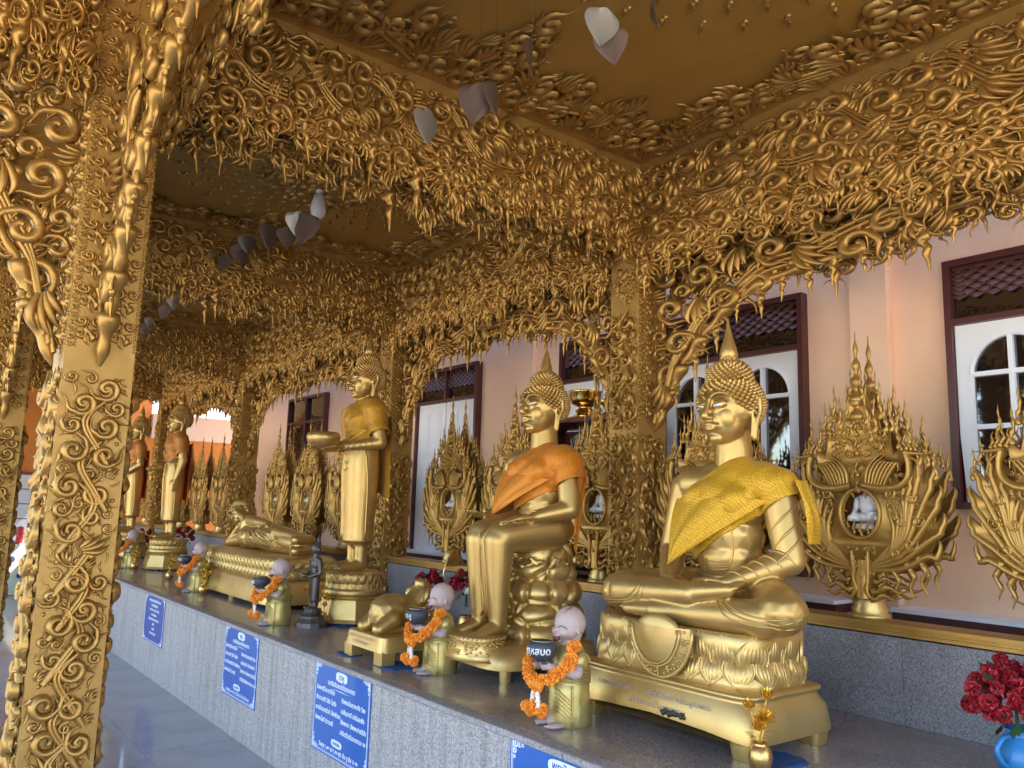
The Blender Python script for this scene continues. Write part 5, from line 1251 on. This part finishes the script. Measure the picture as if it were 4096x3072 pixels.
g = G(); tube(g, spl([(-.055, .015, .17), (-.10, .03, .165), (-.125, .04, .12), (-.105, .03, .07), (-.075, .02, .05)], 14), .009, 8); ob('handle', g.mesh('handle', 'blue'), jg)
bunch((3.30, 5.22, 1.00), 'bunch of bright red roses left of the rock statue, behind the elephant', 17, .12, 4)
bunch((3.30, 4.72, 1.06), 'bunch of red roses with a white flower close behind the rock statue', 17, .11, 5, extra=True)
bunch((3.25, 11.2, 1.10), 'small bunch of red roses behind the reclining statue head', 14, .13, 6)
bunch((3.2, 12.9, .98), 'dark red rose bunch behind the farthest monk figurine', 18, .15, 7)
# yellow chrysanthemums next to the elephant
t = thing('yellow_flower_spray', 'spray of small yellow gold flowers behind the elephant', 'flowers', (2.75, 4.42, ZL))
g = G(); rgf = np.random.default_rng(3); FLW = blossom(.022, 34, 'foil', 'flower', 9, .35)
for k in range(9):
    p_ = np.array([rgf.uniform(-.05, .05), rgf.uniform(-.10, .10), .12+.018*k]); ob('flower', FLW, t, p_, tuple(rgf.uniform(0, 3, 3))); tube(g, [(0, 0, 0), p_], .0018, 5)
ob('stems', g.mesh('stems', 'foil'), t)

# ---- crouching elephant on its stand
el = thing('elephant_figure', 'crouching gold elephant with raised trunk on a low footed stand', 'figurine', (2.46, 4.17, ZL))
g = G(); superlathe(g, [(.012, .07), (.006, .10), (.0, .145), (-.004, .150)], .23, .215, 48, 14); ob('stand', g.mesh('stand', 'base', False), el)
for sx in (-1, 1):
    for sy in (-1, 1): boxpart('foot', (sx*.195-.04, sx*.195+.04, sy*.175-.045, sy*.175+.045, .003, .075), 'base', el)
g = G()
ell(g, (-.06, .0, .255), (.135, .10, .105), (0, .12, 0), 3); ell(g, (-.10, .0, .25), (.10, .105, .105)); ell(g, (.03, 0, .26), (.09, .085, .09))
for s in (-1, 1):
    cap(g, (-.10, s*.075, .22), (-.19, s*.085, .175), .06, .038); cap(g, (-.19, s*.085, .172), (-.03, s*.10, .165), .026, .024)
    cap(g, (.06, s*.05, .25), (.115, s*.055, .165), .042, .028)
    ell(g, (.115, s*.085, .345), (.018, .045, .05), (0, .3, s*.5))
cap(g, (.07, 0, .28), (.125, 0, .35), .07, .06); ell(g, (.135, 0, .37), (.062, .052, .058)); ell(g, (.12, 0, .41), (.035, .04, .03))
chain(g, [(.175, 0, .35), (.225, 0, .325), (.275, 0, .335), (.30, 0, .38), (.295, 0, .40)], [.036, .030, .024, .019, .014])
for s in (-1, 1): chain(g, [(.18, s*.035, .34), (.22, s*.04, .335), (.245, s*.038, .35)], [.010, .008, .004])
ob('body', voxel(g, 'body', 'statue', .0055, 2), el)
g = G(); tube(g, spl([(.30, 0, .39), (.28, 0, .46), (.30, 0, .53), (.34, 0, .60)], 12), [.004]*12, 6)
g.add([(.30, 0, .50), (.40, .02, .50), (.41, .02, .56), (.345, 0, .63), (.30, .004, .505), (.40, .024, .505), (.41, .024, .565), (.345, .004, .635)], np.array([(0, 1, 2, 3), (7, 6, 5, 4)])); ob('held_leaf', g.mesh('held_leaf', 'vase', False), el)
for tx_, tz_ in (('ครอบครัว อุบลวรรณ ขันแก้ว', .128), ('ถวายเป็นพุทธบูชา', .100)): ob('lettering', text_mesh(tx_, .026, 'mauve', 'CENTER', 0, .0003), el, (-.246, .02, tz_), (R(90), 0, R(-90)))
# ---- blue felt pads under the feet
def felt(x, y, sx, sy, lb, seed):
    rg = np.random.default_rng(seed); n = 14; P = []
    for k in range(n):
        a = 2*PI*k/n; q = max(abs(math.cos(a)), abs(math.sin(a))); P.append((sx*math.cos(a)/q*rg.uniform(.9, 1.08), sy*math.sin(a)/q*rg.uniform(.9, 1.08), rg.uniform(.002, .012)))
    V = [(0, 0, .004)]+P+[(a, b, 0.0002) for a, b, c in P]; F3 = [(0, 1+k, 1+(k+1) % n) for k in range(n)]; F4 = [(1+k, 1+n+k, 1+n+(k+1) % n, 1+(k+1) % n) for k in range(n)]
    g = G(); g.add(V, [np.array(F3), np.array(F4)]); t = thing('felt_pad', lb, 'pad', (x, y, ZL), 0, 'blue felt pads under pedestal feet', me=g.mesh('felt_pad', 'felt', False))
felt(2.635, 1.80, .105, .075, 'blue felt pad under the near corner of the nearest pedestal', 1)
felt(2.655-.40, 4.375, .055, .075, 'crumpled blue felt pad under the far foot of the elephant stand', 2)
felt(2.30, 3.96, .075, .12, 'blue felt pad under the near foot of the elephant stand', 3)
felt(2.69, 5.37, .07, .09, 'blue felt pad under the pedestal of the standing bowl statue', 4)
felt(2.59, 6.52, .07, .10, 'blue felt pad under the reclining statue pedestal, its near corner', 5)
felt(2.57, 8.30, .06, .09, 'blue felt pad under the far corner of the reclining statue pedestal', 6)
felt(2.68, 10.30, .06, .08, 'blue felt pad under the pedestal beyond the reclining statue', 7)

# ---- carved flame screens on the back moulding, each holding a small white figure
def screen_plate(seed):
    g = G(); C0 = (0, .47)
    half = [(.0, .195), (.06, .20), (.13, .205), (.20, .222), (.265, .26), (.315, .32), (.355, .40), (.372, .47), (.325, .425), (.345, .50), (.362, .585), (.315, .53), (.325, .60), (.335, .665), (.290, .60), (.285, .66), (.285, .72), (.25, .65), (.225, .60), (.18, .62), (.17, .655), (.205, .70), (.215, .78), (.165, .735), (.150, .79), (.155, .87), (.115, .82), (.105, .88), (.105, .95), (.07, .90), (.06, .97), (.045, 1.03), (.0, 1.06)]
    out = half+[(-a, b) for a, b in half[::-1][1:-1]]; n = len(out)
    inn = [(C0[0]+.088*math.cos(t), C0[1]+.105*math.sin(t)) for t in np.linspace(0, 2*PI, 24, endpoint=False)]
    from mathutils.geometry import tessellate_polygon
    tri = np.array(tessellate_polygon([[Vector((a, b, 0)) for a, b in out], [Vector((a, b, 0)) for a, b in inn]])); pts = out+inn; m_ = len(pts); ni = len(inn)
    nrm = (pts[tri[0][1]][0]-pts[tri[0][0]][0])*(pts[tri[0][2]][1]-pts[tri[0][0]][1])-(pts[tri[0][1]][1]-pts[tri[0][0]][1])*(pts[tri[0][2]][0]-pts[tri[0][0]][0])
    if nrm < 0: tri = tri[:, ::-1]
    V = [(a, -.008, b) for a, b in pts]+[(a, .008, b) for a, b in pts]
    side = [(k, (k+1) % n, m_+(k+1) % n, m_+k) for k in range(n)]+[(n+k, m_+n+k, m_+n+(k+1) % ni, n+(k+1) % ni) for k in range(ni)]
    g.add(V, [tri, tri[:, ::-1]+m_, np.array(side)])
    th = np.linspace(0, 2*PI, 29); strip(g, np.stack([.096*np.cos(th), .47+.113*np.sin(th)], 1), .011, .02, .006, True)
    for k in range(9):
        a = PI/2+(k-4)*.5 if k != 4 else PI/2
        if k in (3, 5, 1, 7, 0, 8): put(g, 'h', .082*math.cos(a), .47+.098*math.sin(a), .022, a+PI, 1 if k < 4 else -1, .006, 1.2, True)
    for k in range(5): a = -PI/2+(k-2)*.42; put(g, 'f', .083*math.cos(a), .47+.080*math.sin(a)+.012, .038-.006*abs(k-2), PI/2, 1, .006, 1.2, True)
    for s in (-1, 1):
        hd = s
        tips = [(.355, .37, .235), (.378, .485, .26), (.368, .60, .28), (.342, .685, .30), (.290, .74, .32), (.25, .68, .35), (.21, .62, .36)]
        for i, (tu, tv, mv) in enumerate(tips):
            a = (.04+.006*i, .215+.008*i); m1 = (.19+.002*i, mv-.0+.008*i); m2 = (.300-.016*i, mv+.06+.022*i)
            P = spl([a, m1, m2, (tu*.96, tv-.08), (tu, tv)], 15); P[9:, 0] += .006*np.sin(np.arange(6)*2.2); P[:, 0] *= s
            r = .0135*np.sin(PI*np.linspace(.12, 1, 15))**.6+.003; r[-1] = .0005; strip(g, P, r, r*1.5, .006, True)
        for i in range(5):
            P = spl([(.05+.012*i, .245+.01*i), (.135+.012*i, .29+.012*i), (.16+.02*i, .40+.03*i), (.13+.025*i, .50+.022*i)], 12); P[:, 0] *= s
            r = .012*np.sin(PI*np.linspace(.1, 1, 12))**.7+.002; strip(g, P, r, r*1.3, .012)
        for (u, v, z, ph) in ((.235, .34, .026, .9), (.27, .44, .026, 1.4), (.20, .44, .026, 1.2), (.15, .56, .026, 1.9), (.245, .54, .024, 1.6), (.10, .62, .024, 1.4), (.17, .30, .024, .4)):
            put(g, 'K', s*u, v, z*1.15, ph if s > 0 else PI-ph, s, .020, 1.0)
        # bird: body, neck, head with beak and crest, wing feathers
        P = spl([(.03, .60), (.10, .585), (.185, .59), (.235, .63), (.242, .69), (.232, .735)], 18); P[:, 0] *= s; strip(g, P, np.array([.014, .019, .022, .023, .022, .020, .018, .017, .016, .015, .014, .014, .013, .013, .013, .014, .015, .013]), .026, .02, True)
        P = np.array([(.225, .742), (.265, .738), (.30, .735), (.345, .737)]); P[:, 0] *= s; strip(g, P, [.017, .010, .006, .001], [.018, .01, .008, .002], .02, True)
        for k in range(4): put(g, 'f', s*(.205+.020*k), .795-.008*abs(k-1), .046-.006*abs(k-1), PI/2+s*.05, s, .016, 1.1, True)
        P = spl([(.242, .725), (.275, .70), (.29, .65), (.262, .605)], 10); P[:, 0] *= s; strip(g, P, np.linspace(.007, .002, 10), .010, .015, True)
        for k in range(7):
            P = spl([(.045+.014*k, .60), (.05+.018*k, .655), (.075+.020*k, .70), (.12+.013*k, .735-.012*k)], 9); P[:, 0] *= s; r = .0085*np.sin(PI*np.linspace(.2, 1, 9))+.001; strip(g, P, r, .018, .022, True)
        # tiers of small spires
        for (u, v0, v1, rr) in ((.045, .88, 1.09, .012), (.085, .84, 1.03, .013), (.135, .84, 1.00, .014), (.062, .80, .95, .014), (.345, .62, .76, .011), (.315, .68, .80, .010), (.24, .78, .93, .011), (.19, .76, .93, .012), (.162, .84, 1.01, .012), (.112, .90, 1.09, .012), (.025, 1.0, 1.16, .012), (.27, .70, .80, .009)):
            t = np.linspace(0, 1, 14); P = np.stack([s*(u+.010*np.sin(t*9)*(1-t)), v0+(v1-v0)*t], 1); r = rr*(1-t)**.7*(1+.45*np.sin(t*26)); r[-1] = .0004; strip(g, P, r, r*1.1, .006, True)
        for (u, v, z) in ((.10, .775, .030), (.065, .85, .024), (.12, .835, .026)): put(g, 'K', s*u, v, z, PI/2+s*.4, -s, .008, 1.0, True)
        # pendants and side flames of the stem
        for (u, v, L) in ((.105, .19, .035), (.16, .185, .060), (.225, .205, .075), (.275, .235, .075)): put(g, 'f', s*u, v-.01, L, -PI/2, s, .004, 1.0, True)
        for (u, v, L) in ((.115, .178, .062), (.125, .138, .085), (.105, .103, .068)): put(g, 'f', s*u, v, L, 0 if s > 0 else PI, s, .006, 1.0, True)
        for k in range(4): P = spl([(.015+.008*k, .24+.02*k), (.035, .18), (.03-.004*k, .13), (.045, .095)], 9); P[:, 0] *= s; strip(g, P, .008, .018, .016, True)
    rgs = np.random.default_rng(44)
    for (u0, v0, u1, v1, nn) in ((.0, .62, .11, .80, 22), (.0, .78, .06, .92, 10), (.12, .24, .30, .56, 46), (.02, .20, .14, .34, 14), (.13, .56, .30, .66, 18)):
        for k in range(nn):
            u, v = rgs.uniform(u0, u1), rgs.uniform(v0, v1)
            if u > .30-.5*abs(v-.45) or (u*u/.011+(v-.47)**2/.016) < 1: continue
            z = rgs.uniform(.012, .022)
            for q in (1, -1): put(g, 'l' if k % 3 else 'k', q*u, v, z, PI/2-q*(.9*u/.3+.2), q, .010, 1.2)
    for (v, z) in ((.225, .040), (.60, .034), (.68, .045), (.78, .046), (.86, .036)): put(g, 'f', 0, v, z, PI/2, 1, .02, 1.5, True)
    t = np.linspace(0, 1, 34); P = np.stack([0*t, .90+.43*t], 1); r = (.030*(1-t)**.8+.001)*(1+.42*np.sin(t*33)); strip(g, P, r, r*1.0, .0, True)
    ell(g, (0, -.02, .985), (.022, .012, .022)); strip(g, np.array([(0, .26), (0, .20), (0, .14), (0, .09)]), [.03, .05, .04, .045], .03, 0, True)
    return g.mesh('carved_plate', 'screen')
PLATE = screen_plate(1)
g = G(); lathe(g, [(.0, .0), (.088, .0), (.086, .018), (.074, .026), (.080, .04), (.068, .056), (.072, .066), (.060, .078), (.064, .095), (.0, .10)], 28); SBASE = g.mesh('turned_base', 'base')
scr0 = thing('flame_screen', 'x', 'carved screen', (3.64, 0, 1.148), 0, 'pairs of carved flame plates along the back of the ledge')
ob('carved_plate', PLATE, scr0, (-.05, 0, 0), (0, 0, R(-90))); ob('carved_plate', PLATE, scr0, (.07, 0, 0), (0, 0, R(90))); ob('turned_base', SBASE, scr0)
g = G()
ell(g, Q(0, 0, .03), (.035, .055, .02)); ell(g, Q(0, 0, .075), (.026, .036, .035)); ell(g, Q(0, 0, .105), (.026, .04, .02))
for s in (-1, 1):
    cap(g, Q(0, s*.02, .028), Q(.035, s*.055, .025), .018, .014); cap(g, Q(0, s*.042, .10), Q(.0, s*.052, .06), .012, .010); cap(g, Q(0, s*.052, .06), Q(.03, s*(.015 if s < 0 else .045), .042), .010, .008)
ell(g, Q(0, 0, .145), (.021, .019, .026)); ell(g, Q(-.002, 0, .168), (.012, .012, .012)); cap(g, Q(0, 0, .12), Q(0, 0, .14), .010, .010); ell(g, Q(-.002, 0, .182), (.004, .004, .010))
WB = voxel(g, 'small_figure', 'marble', .0035, 1)
g = G(); lathe(g, [(.0, .0), (.06, .0), (.062, .008), (.055, .014), (.058, .022), (.0, .024)], 24); WBS = g.mesh('stand', 'marble')
ys = [1.135, 1.985, 2.86, 3.74, 4.60, 5.42, 7.30, 8.17, 9.02, 10.95, 11.85, 12.75, 14.8]
LBS = ['cut off by the right edge of the photo', 'right of the nearest statue, seen whole', 'mostly hidden behind the nearest statue', 'just left of the first ledge pillar', 'behind the head of the rock statue', 'between the standing bowl statue and the rock statue', 'between the reclining statue feet and the bowl statue', 'above the middle of the reclining statue', 'above the shoulder of the reclining statue', 'first one beyond the third ledge pillar', 'second one beyond the third ledge pillar', 'third one beyond the third ledge pillar', 'farthest one, by the end wall']
wb0 = thing('white_figure', 'x', 'figurine', (3.65, 0, 1.548), 0, 'small white seated figures inside the screens')
ob('figure', WB, wb0, (0, 0, .02), scale=1.15); ob('stand', WBS, wb0)
g = G(); cyl = lathe(g, [(.0, -.30), (.012, -.30), (.012, 0), (.0, 0)], 10); ob('support_rod', g.mesh('support_rod', 'board'), wb0)
for i, y in enumerate(ys):
    lb = 'gold carved flame screen, '+LBS[i]; lw = 'small white seated figure inside the screen '+LBS[i]
    if i == 0: scr0.location.y = y; scr0['label'] = lb; wb0.location.y = y; wb0['label'] = lw
    else:
        dup(scr0, (3.64, y, 1.148), None, lb)
        dup(wb0, (3.65, y, 1.548), None, lw)

# ---- dark cupboard with things on it
cb = thing('dark_cupboard', 'dark brown open cupboard behind the ledge with shelves of bundled offerings', 'cupboard', (4.0, 4.0, 0))
for nm, a in (('side_panel', (0, .42, 0, .025, .3, 2.23)), ('side_panel', (0, .42, .965, .99, .3, 2.23)), ('top', (-.03, .45, -.02, 1.01, 2.231, 2.265)), ('back_panel', (.40, .418, .026, .964, .3, 2.22)), ('shelf', (.01, .40, .026, .964, 1.975, 1.997)), ('shelf', (.01, .40, .026, .964, 1.62, 1.645)), ('shelf', (.01, .40, .026, .964, 1.14, 1.165))): boxpart(nm, a, 'wood', cb)
g = G(); lathe(g, [(.0, .0), (.15, .0), (.145, .012), (.10, .03), (.07, .05), (.085, .07), (.06, .085), (.055, .10), (.11, .125), (.125, .16), (.135, .215), (.145, .225), (.13, .22), (.10, .14), (.0, .12)], 36)
thing('offering_bowl', 'bright brass footed offering bowl standing on the dark cupboard', 'bowl', (4.15, 4.46, 2.266), scale=.95, me=g.mesh('offering_bowl', 'shiny'))
g = G(); lathe(g, [(.0, .0), (.07, .0), (.065, .02), (.03, .04), (.05, .08), (.09, .11), (.085, .12), (.0, .10)], 24)
thing('offering_bowl', 'smaller brass dish on the cupboard half hidden by the first ledge pillar', 'bowl', (4.12, 4.17, 2.266), me=g.mesh('offering_bowl', 'shiny'))
bg = thing('plastic_bundle', 'offering bundle wrapped in crinkled clear plastic on the upper cupboard shelf', 'bundle', (4.14, 4.42, 1.998), scale=.8)
g = G(); rgp = np.random.default_rng(6)
ell(g, (0, 0, .11), (.13, .16, .12), sub=3); ell(g, (0, .0, .24), (.04, .05, .05)); V = g.v[0]; V += rgp.normal(0, .006, V.shape); V *= 1+.04*np.sin(V[:, 2:3]*60+V[:, 1:2]*40)
ob('wrap', g.mesh('wrap', 'plastic', False), bg)
g = G()
for k in range(14): ell(g, rgp.uniform([-.08, -.11, .03], [.06, .11, .15]), (.03, .03, .025), tuple(rgp.uniform(0, 3, 3)), 1)
ob('packets', g.mesh('packets', 'shiny', False), bg)

# ---- signs with prayers on the ledge front
def sign(y, z0, z1, w_, label, mat, top, title, left, right, pill2, bottom, centre=None):
    t = thing('prayer_sign', label, 'sign', (2.079, y, (z0+z1)/2), 0, 'blue prayer signs on the ledge front'); h = z1-z0
    ob('board', bevbox('board', -.0035, .0, -w_/2, w_/2, -h/2, h/2, mat, .0008), t)
    g = G(); x0, x1 = -.0045, -.0036
    for (i_, th_) in ((.010, .0035), (.018, .0018)):
        a, b = w_/2-i_, h/2-i_
        gbox(g, x0, x1, -a, a, b-th_, b); gbox(g, x0, x1, -a, a, -b, -b+th_); gbox(g, x0, x1, -a, -a+th_, -b+th_, b-th_); gbox(g, x0, x1, a-th_, a, -b+th_, b-th_)
    ob('border', g.mesh('border', 'signwhite', False), t)
    for sy in (-1, 1):
        for sz in (-1, 1):
            g = G()
            for (u, v, s_, ph) in ((.03, .03, .016, .8), (.055, .028, .013, .2), (.028, .055, .013, 1.4), (.078, .026, .009, .1), (.026, .078, .009, 1.5)): put(g, 'k', sy*(w_/2-u), sz*(h/2-v), s_, ph, 1, 0, .05)
            ob('corner_scroll', g.mesh('corner_scroll', 'signwhite', False), t, (-.0037, 0, 0), (0, 0, R(-90)))
    def pill(yc, zc, pw, ph, txt, sz):
        n = 28; P = []
        for k in range(n):
            a = 2*PI*k/n; c, s = math.cos(a), math.sin(a); P.append((-.0046, pw/2*np.sign(c)*abs(c)**.6+yc, ph/2*np.sign(s)*abs(s)**.6+zc))
        g = G(); g.add(P, np.array([list(range(n))[::-1]])); ob('name_plate', g.mesh('name_plate', 'signwhite', False), t)
        ob('lettering', text_mesh(txt, sz, mat, 'CENTER', .0006, .0003), t, (-.0052, yc, zc-sz*.02), (R(90), 0, R(-90)))
    k = w_/.66
    def tx(s, sz, yy, zz, al='CENTER'): ob('lettering', text_mesh(s, sz*k, 'signwhite', al, .0009, .0003), t, (-.0046, yy, zz), (R(90), 0, R(-90)))
    if top: pill(0, h/2-.055, .135 if len(top) < 5 else .20, .050, top, .042)
    if title: tx(title, .034, 0, h/2-.103)
    g = G(); tube(g, [(-.0042, y_, h/2-.128+.002*math.cos(y_*160)) for y_ in np.linspace(-.10, .10, 20)], [.0004+.0022*(1-abs(2*i/19-1)) for i in range(20)], 4)
    if title: ob('flourish', g.mesh('flourish', 'signwhite'), t)
    for i, s in enumerate(left): tx(s, .032, w_/2-.035, h/2-.148-.053*i, 'LEFT')
    for i, s in enumerate(right): tx(s, .032, w_/2-.345, h/2-.168-.053*i, 'LEFT')
    for i, (s, sz) in enumerate(centre or []): tx(s, sz, 0, h/2-.06-.040*i)
    if pill2: pill(.02, -h/2+.082, .125, .038, pill2, .026)
    if bottom: tx(bottom, .030, .0, -h/2+.042)
Lf = ['สัพพาสีวิสะชาตีนัง', 'ยันนาเสติ วิสัง โฆรัง', 'อาณักเขตตัมหิ สัพพัตถะ', 'สัพพะโสปิ นิวาเรติ']
Rt = ['ทิพพะมันตาคะทัง วิยะ', 'เสสัญจาปิ ปะริสสะยัง', 'สัพพะทา สัพพะปาณินัง', 'ปะริตตันตัมภะณามะ เห ฯ']
sign(2.30, .24, .718, .66, 'blue prayer sign cut off by the bottom edge, below the nearest monk figurine', 'signblue', 'พฤหัสบดี', 'บทสวดประจำวันพฤหัสบดี', ['ปูเรนตัมโพธิสัมภาเร'], ['นิพพัตตัง วัฏฏะกะโยนิยัง'], None, None)
sign(4.105, .24, .718, .664, 'large blue prayer sign below the elephant stand, white lettering in two columns', 'signblue', 'ราหู', 'บทขัดขันธะปะริตตะคาถา', Lf, Rt, 'คาถาย่อ', 'วันพุธ ( ๑๒ จบ ) คะ พุท ปัน ทู ธัม วะ คะ')
sign(5.635, .245, .720, .645, 'blue prayer sign below the third monk figurine and the bronze figure', 'signblue', 'พุธ', 'บทขัดขันธะปะริตตะคาถา', Lf, Rt, 'คาถาย่อ', 'วันพุธ ( ๑๗ จบ ) ปิ สัม ระ โล ปุ สัต พุท')
sign(7.845, .30, .722, .645, 'paler violet blue prayer sign, farthest along the ledge front', 'signfade', None, None, [], [], None, None,
     [('คาถาบูชาพระประจำวัน อังคาร', .034), ('พระปางไสยาสน์', .034), ('นะโม ตัสสะ ภะคะวะโต อะระหะโต', .026), ('สัมมาสัมพุทธัสสะ', .026), ('ยัสสานุสสะระเณนาปิ อันตะลิกเขปิ', .026), ('ปาณิโน', .024), ('คาถาย่อ', .026), ('ติ หัง จะ โต โร ถิ นัง', .026)])

# ---- bodhi leaves hanging on threads from the ceiling
def leaf_mesh(mat):
    g = G(); n = 13; V = []; m_ = 7
    for j in range(n):
        t = j/(n-1); wd = .56*max(0, math.sin(PI*min(1, t*.97+.03)**.60))**.85*(1-.30*t)+.012*(1-t)
        if j == 0: wd = .05
        for i in range(m_):
            u = -1+2*i/(m_-1); V.append((u*wd, .10*u*u*wd*2+.06*math.sin(t*3)-.01*math.cos(u*9), -t))
    F = [(j*m_+i, j*m_+i+1, (j+1)*m_+i+1, (j+1)*m_+i) for j in range(n-1) for i in range(m_-1)]
    g.add(V, np.array(F)); me = g.mesh('blade', mat)
    return me
LM = {'leaf_silver': leaf_mesh('leaf_silver'), 'leaf_brown': leaf_mesh('leaf_brown')}
def unproj(px, py, zdist):      # point of the place seen at a photograph position, at a given distance along the view
    d = M.to_3x3() @ Vector(((px-2048)/FPX, -(py-1536)/FPX, -1)); return Vector((0, 0, 1.6))+d*zdist
LV = [(2425, 30, 2.6, .125, 's', .35), (2435, 105, 2.65, .118, 'b', -.2), (2620, -60, 2.9, .16, 'b', 1.35), (2130, 160, 2.9, .125, 'b', 1.35),
      (1915, 335, 3.3, .155, 'b', .1), (1978, 330, 3.3, .13, 'b', 1.05), (1722, 440, 3.6, .16, 's', .95),
      (1195, 845, 5.2, .16, 's', .6), (1222, 850, 5.2, .20, 'b', .0), (1150, 905, 5.3, .14, 'b', .3), (1095, 900, 5.5, .17, 'b', 1.0), (1080, 895, 5.5, .15, 'b', .9),
      (988, 940, 5.9, .125, 's', .6), (1010, 945, 5.9, .13, 'b', 1.1), (950, 975, 6.0, .13, 'b', .1), (900, 1015, 6.2, .13, 'b', -.1), (858, 1010, 6.3, .125, 's', 1.2), (985, 1005, 6.0, .13, 'b', 1.2),
      (725, 1150, 7.0, .13, 'b', 0), (800, 1145, 6.9, .13, 'b', .4), (838, 1150, 6.9, .13, 'b', .1), (758, 1175, 7.0, .12, 's', 1.0), (692, 1185, 7.2, .11, 's', .5),
      (657, 1220, 7.6, .13, 'b', 0), (583, 1290, 8.2, .14, 'b', .2), (605, 1270, 8.2, .11, 's', .9)]
nmk = {'s': 'silvery', 'b': 'brown'}
wh = ['top centre of the photo, facing front', 'just below the silvery leaf at top centre', 'cut off by the top edge', 'edge-on left of the top centre', 'above the first cross pelmet, broad', 'overlapping the broad one above the first cross pelmet', 'folded, in front of the first cross pelmet']
LW = ['touching the light bulb, behind a broad brown one', 'broad, covering the silvery one beside the bulb', 'just left below the broad one by the bulb', 'folded, third leaf left of the bulb', 'behind the folded leaf left of the bulb',
      'topmost of the middle cluster', 'narrow, behind the topmost of the middle cluster', 'in the centre of the middle cluster', 'lowest left of the middle cluster', 'narrow, at the left end of the middle cluster', 'narrow, lowest right of the middle cluster',
      'leftmost of the far group of three', 'between the other two of the far group', 'rightmost of the far group', 'narrow, hanging under the far group of three', 'curled, left below the far group', 'alone, between the far group and the pillar', 'last one, nearest the walkway pillar', 'behind the last one by the walkway pillar']
for i, (px, py, dist, s, k, rz) in enumerate(LV):
    p_ = unproj(px, py, dist*1.0)
    lb = f'{nmk[k]} bodhi leaf hanging on a thread, '+(wh[i] if i < 7 else LW[i-7])
    t = thing('hanging_leaf', lb, 'leaf', p_, rz-.657, 'hanging bodhi leaves: '+('top' if i < 7 else 'under the bulb' if i < 12 else 'middle' if i < 18 else 'far')+' '+nmk[k])
    ob('blade', LM['leaf_silver' if k == 's' else 'leaf_brown'], t, scale=(s*.95, s, s*1.12), rot=(.12*math.sin(i*2), .15*math.cos(i*3), 0))
    L = ZC-p_.z
    if L > .02: g = G(); tube(g, [(0, 0, 0), (.002, .002, L/2), (0, 0, L)], .0009, 4); ob('thread', g.mesh('thread', 'leaf_brown'), t)
# ---- bulb
bl = thing('light_bulb', 'unlit white light bulb hanging under the carved rosette', 'bulb', (2.108, 4.92, ZC-.05))
g = G(); lathe(g, [(.0, -.16), (.02, -.158), (.036, -.14), (.043, -.11), (.038, -.07), (.026, -.035), (.02, -.02), (.0, -.02)], 24); ob('glass_bulb', g.mesh('glass_bulb', 'bulb'), bl, scale=1.25)
g = G(); lathe(g, [(.0, -.03), (.024, -.03), (.024, .0), (.034, .005), (.036, .03), (.0, .05)], 20); ob('socket', g.mesh('socket', 'bulb'), bl)

# ---- what closes the far end of the gallery
fe = thing('orange_end_wall', 'orange end wall of the gallery under a mauve beam', 'wall', (0, 17.4, 0))
boxpart('wall_face', (-3.5, 9.5, 0, .2, -.1, 2.75), 'orange', fe); boxpart('beam', (4.2, 9.5, -.12, .22, 2.751, 3.25), 'mauve', fe); boxpart('upper_wall', (-3.5, 4.199, 0, .2, 2.751, 3.719), 'orange', fe)
nb = thing('notice_board', 'framed notice board of small pale sheets on the far orange wall', 'notice board', (1.85, 17.3, 1.25))
boxpart('frame', (-.42, .42, -.03, .0, -.72, .72), 'wood', nb); 
for r_ in range(5):
    for c in range(3): boxpart('sheet', (-.36+.245*c, -.36+.245*c+.232, -.036, -.031, -.66+.268*r_, -.66+.268*r_+.25), 'paper', nb)
fr = thing('framed_picture', 'dark framed picture with a crown ornament on the far orange wall', 'picture', (7.75, 17.3, 2.15))
boxpart('frame', (-.26, .26, -.04, 0, -.40, .40), 'wood', fr); boxpart('picture', (-.19, .19, -.046, -.041, -.32, .32), 'paper', fr)
g = G()
for k in range(5): put(g, 'f', -.16+.08*k, .47-.02*abs(k-2), .09, PI/2, 1, .02, 1)
ob('crown', g.mesh('crown', 'wood'), fr)
tb = thing('draped_table', 'small table under a pale cloth with blue flowers at the far end', 'table', (1.72, 15.3, 0))
m, p = newmat('floral_cloth', (.5, .52, .42), .7); v = nd(m, 'ShaderNodeTexVoronoi'); v.inputs['Scale'].default_value = 4.5; tc = nd(m, 'ShaderNodeTexCoord'); lk(m, tc.outputs['Object'], v.inputs['Vector'])
lk(m, ramp(m, v.outputs['Distance'], [(.22, (.03, .04, .12)), (.27, (.45, .48, .36)), (.5, (.5, .52, .42))]), p.inputs['Base Color']); MAT['floral'] = m
g = G(); n = 60; a = np.linspace(0, 2*PI, n, endpoint=False); V = []
for k, (q, z) in enumerate(((.0, .78), (.96, .78), (1.0, .76), (1.02, .4), (1.05, .01))):
    for ai in a:
        c, s = math.cos(ai), math.sin(ai); w_ = 1+(.04*math.sin(ai*11) if z < .7 else 0); V.append((.42*np.sign(c)*abs(c)**.4*q*w_, .38*np.sign(s)*abs(s)**.4*q*w_, z))
g.add(V, np.array([(k*n+j, k*n+(j+1) % n, (k+1)*n+(j+1) % n, (k+1)*n+j) for k in range(4) for j in range(n)])); ob('cloth', g.mesh('cloth', 'floral'), tb)
cd = thing('red_candle', 'red cylinder candle standing on the draped table', 'candle', (1.86, 15.2, .782))
g = G(); lathe(g, [(.0, .0), (.045, .0), (.05, .01), (.048, .25), (.03, .27), (.0, .27)], 20); ob('wax', g.mesh('wax', 'red'), cd); g = G(); tube(g, [(0, 0, .27), (.003, 0, .30)], .003, 5); ob('wick', g.mesh('wick', 'ink'), cd)
sc.render.resolution_x = 1024; sc.render.resolution_y = 768
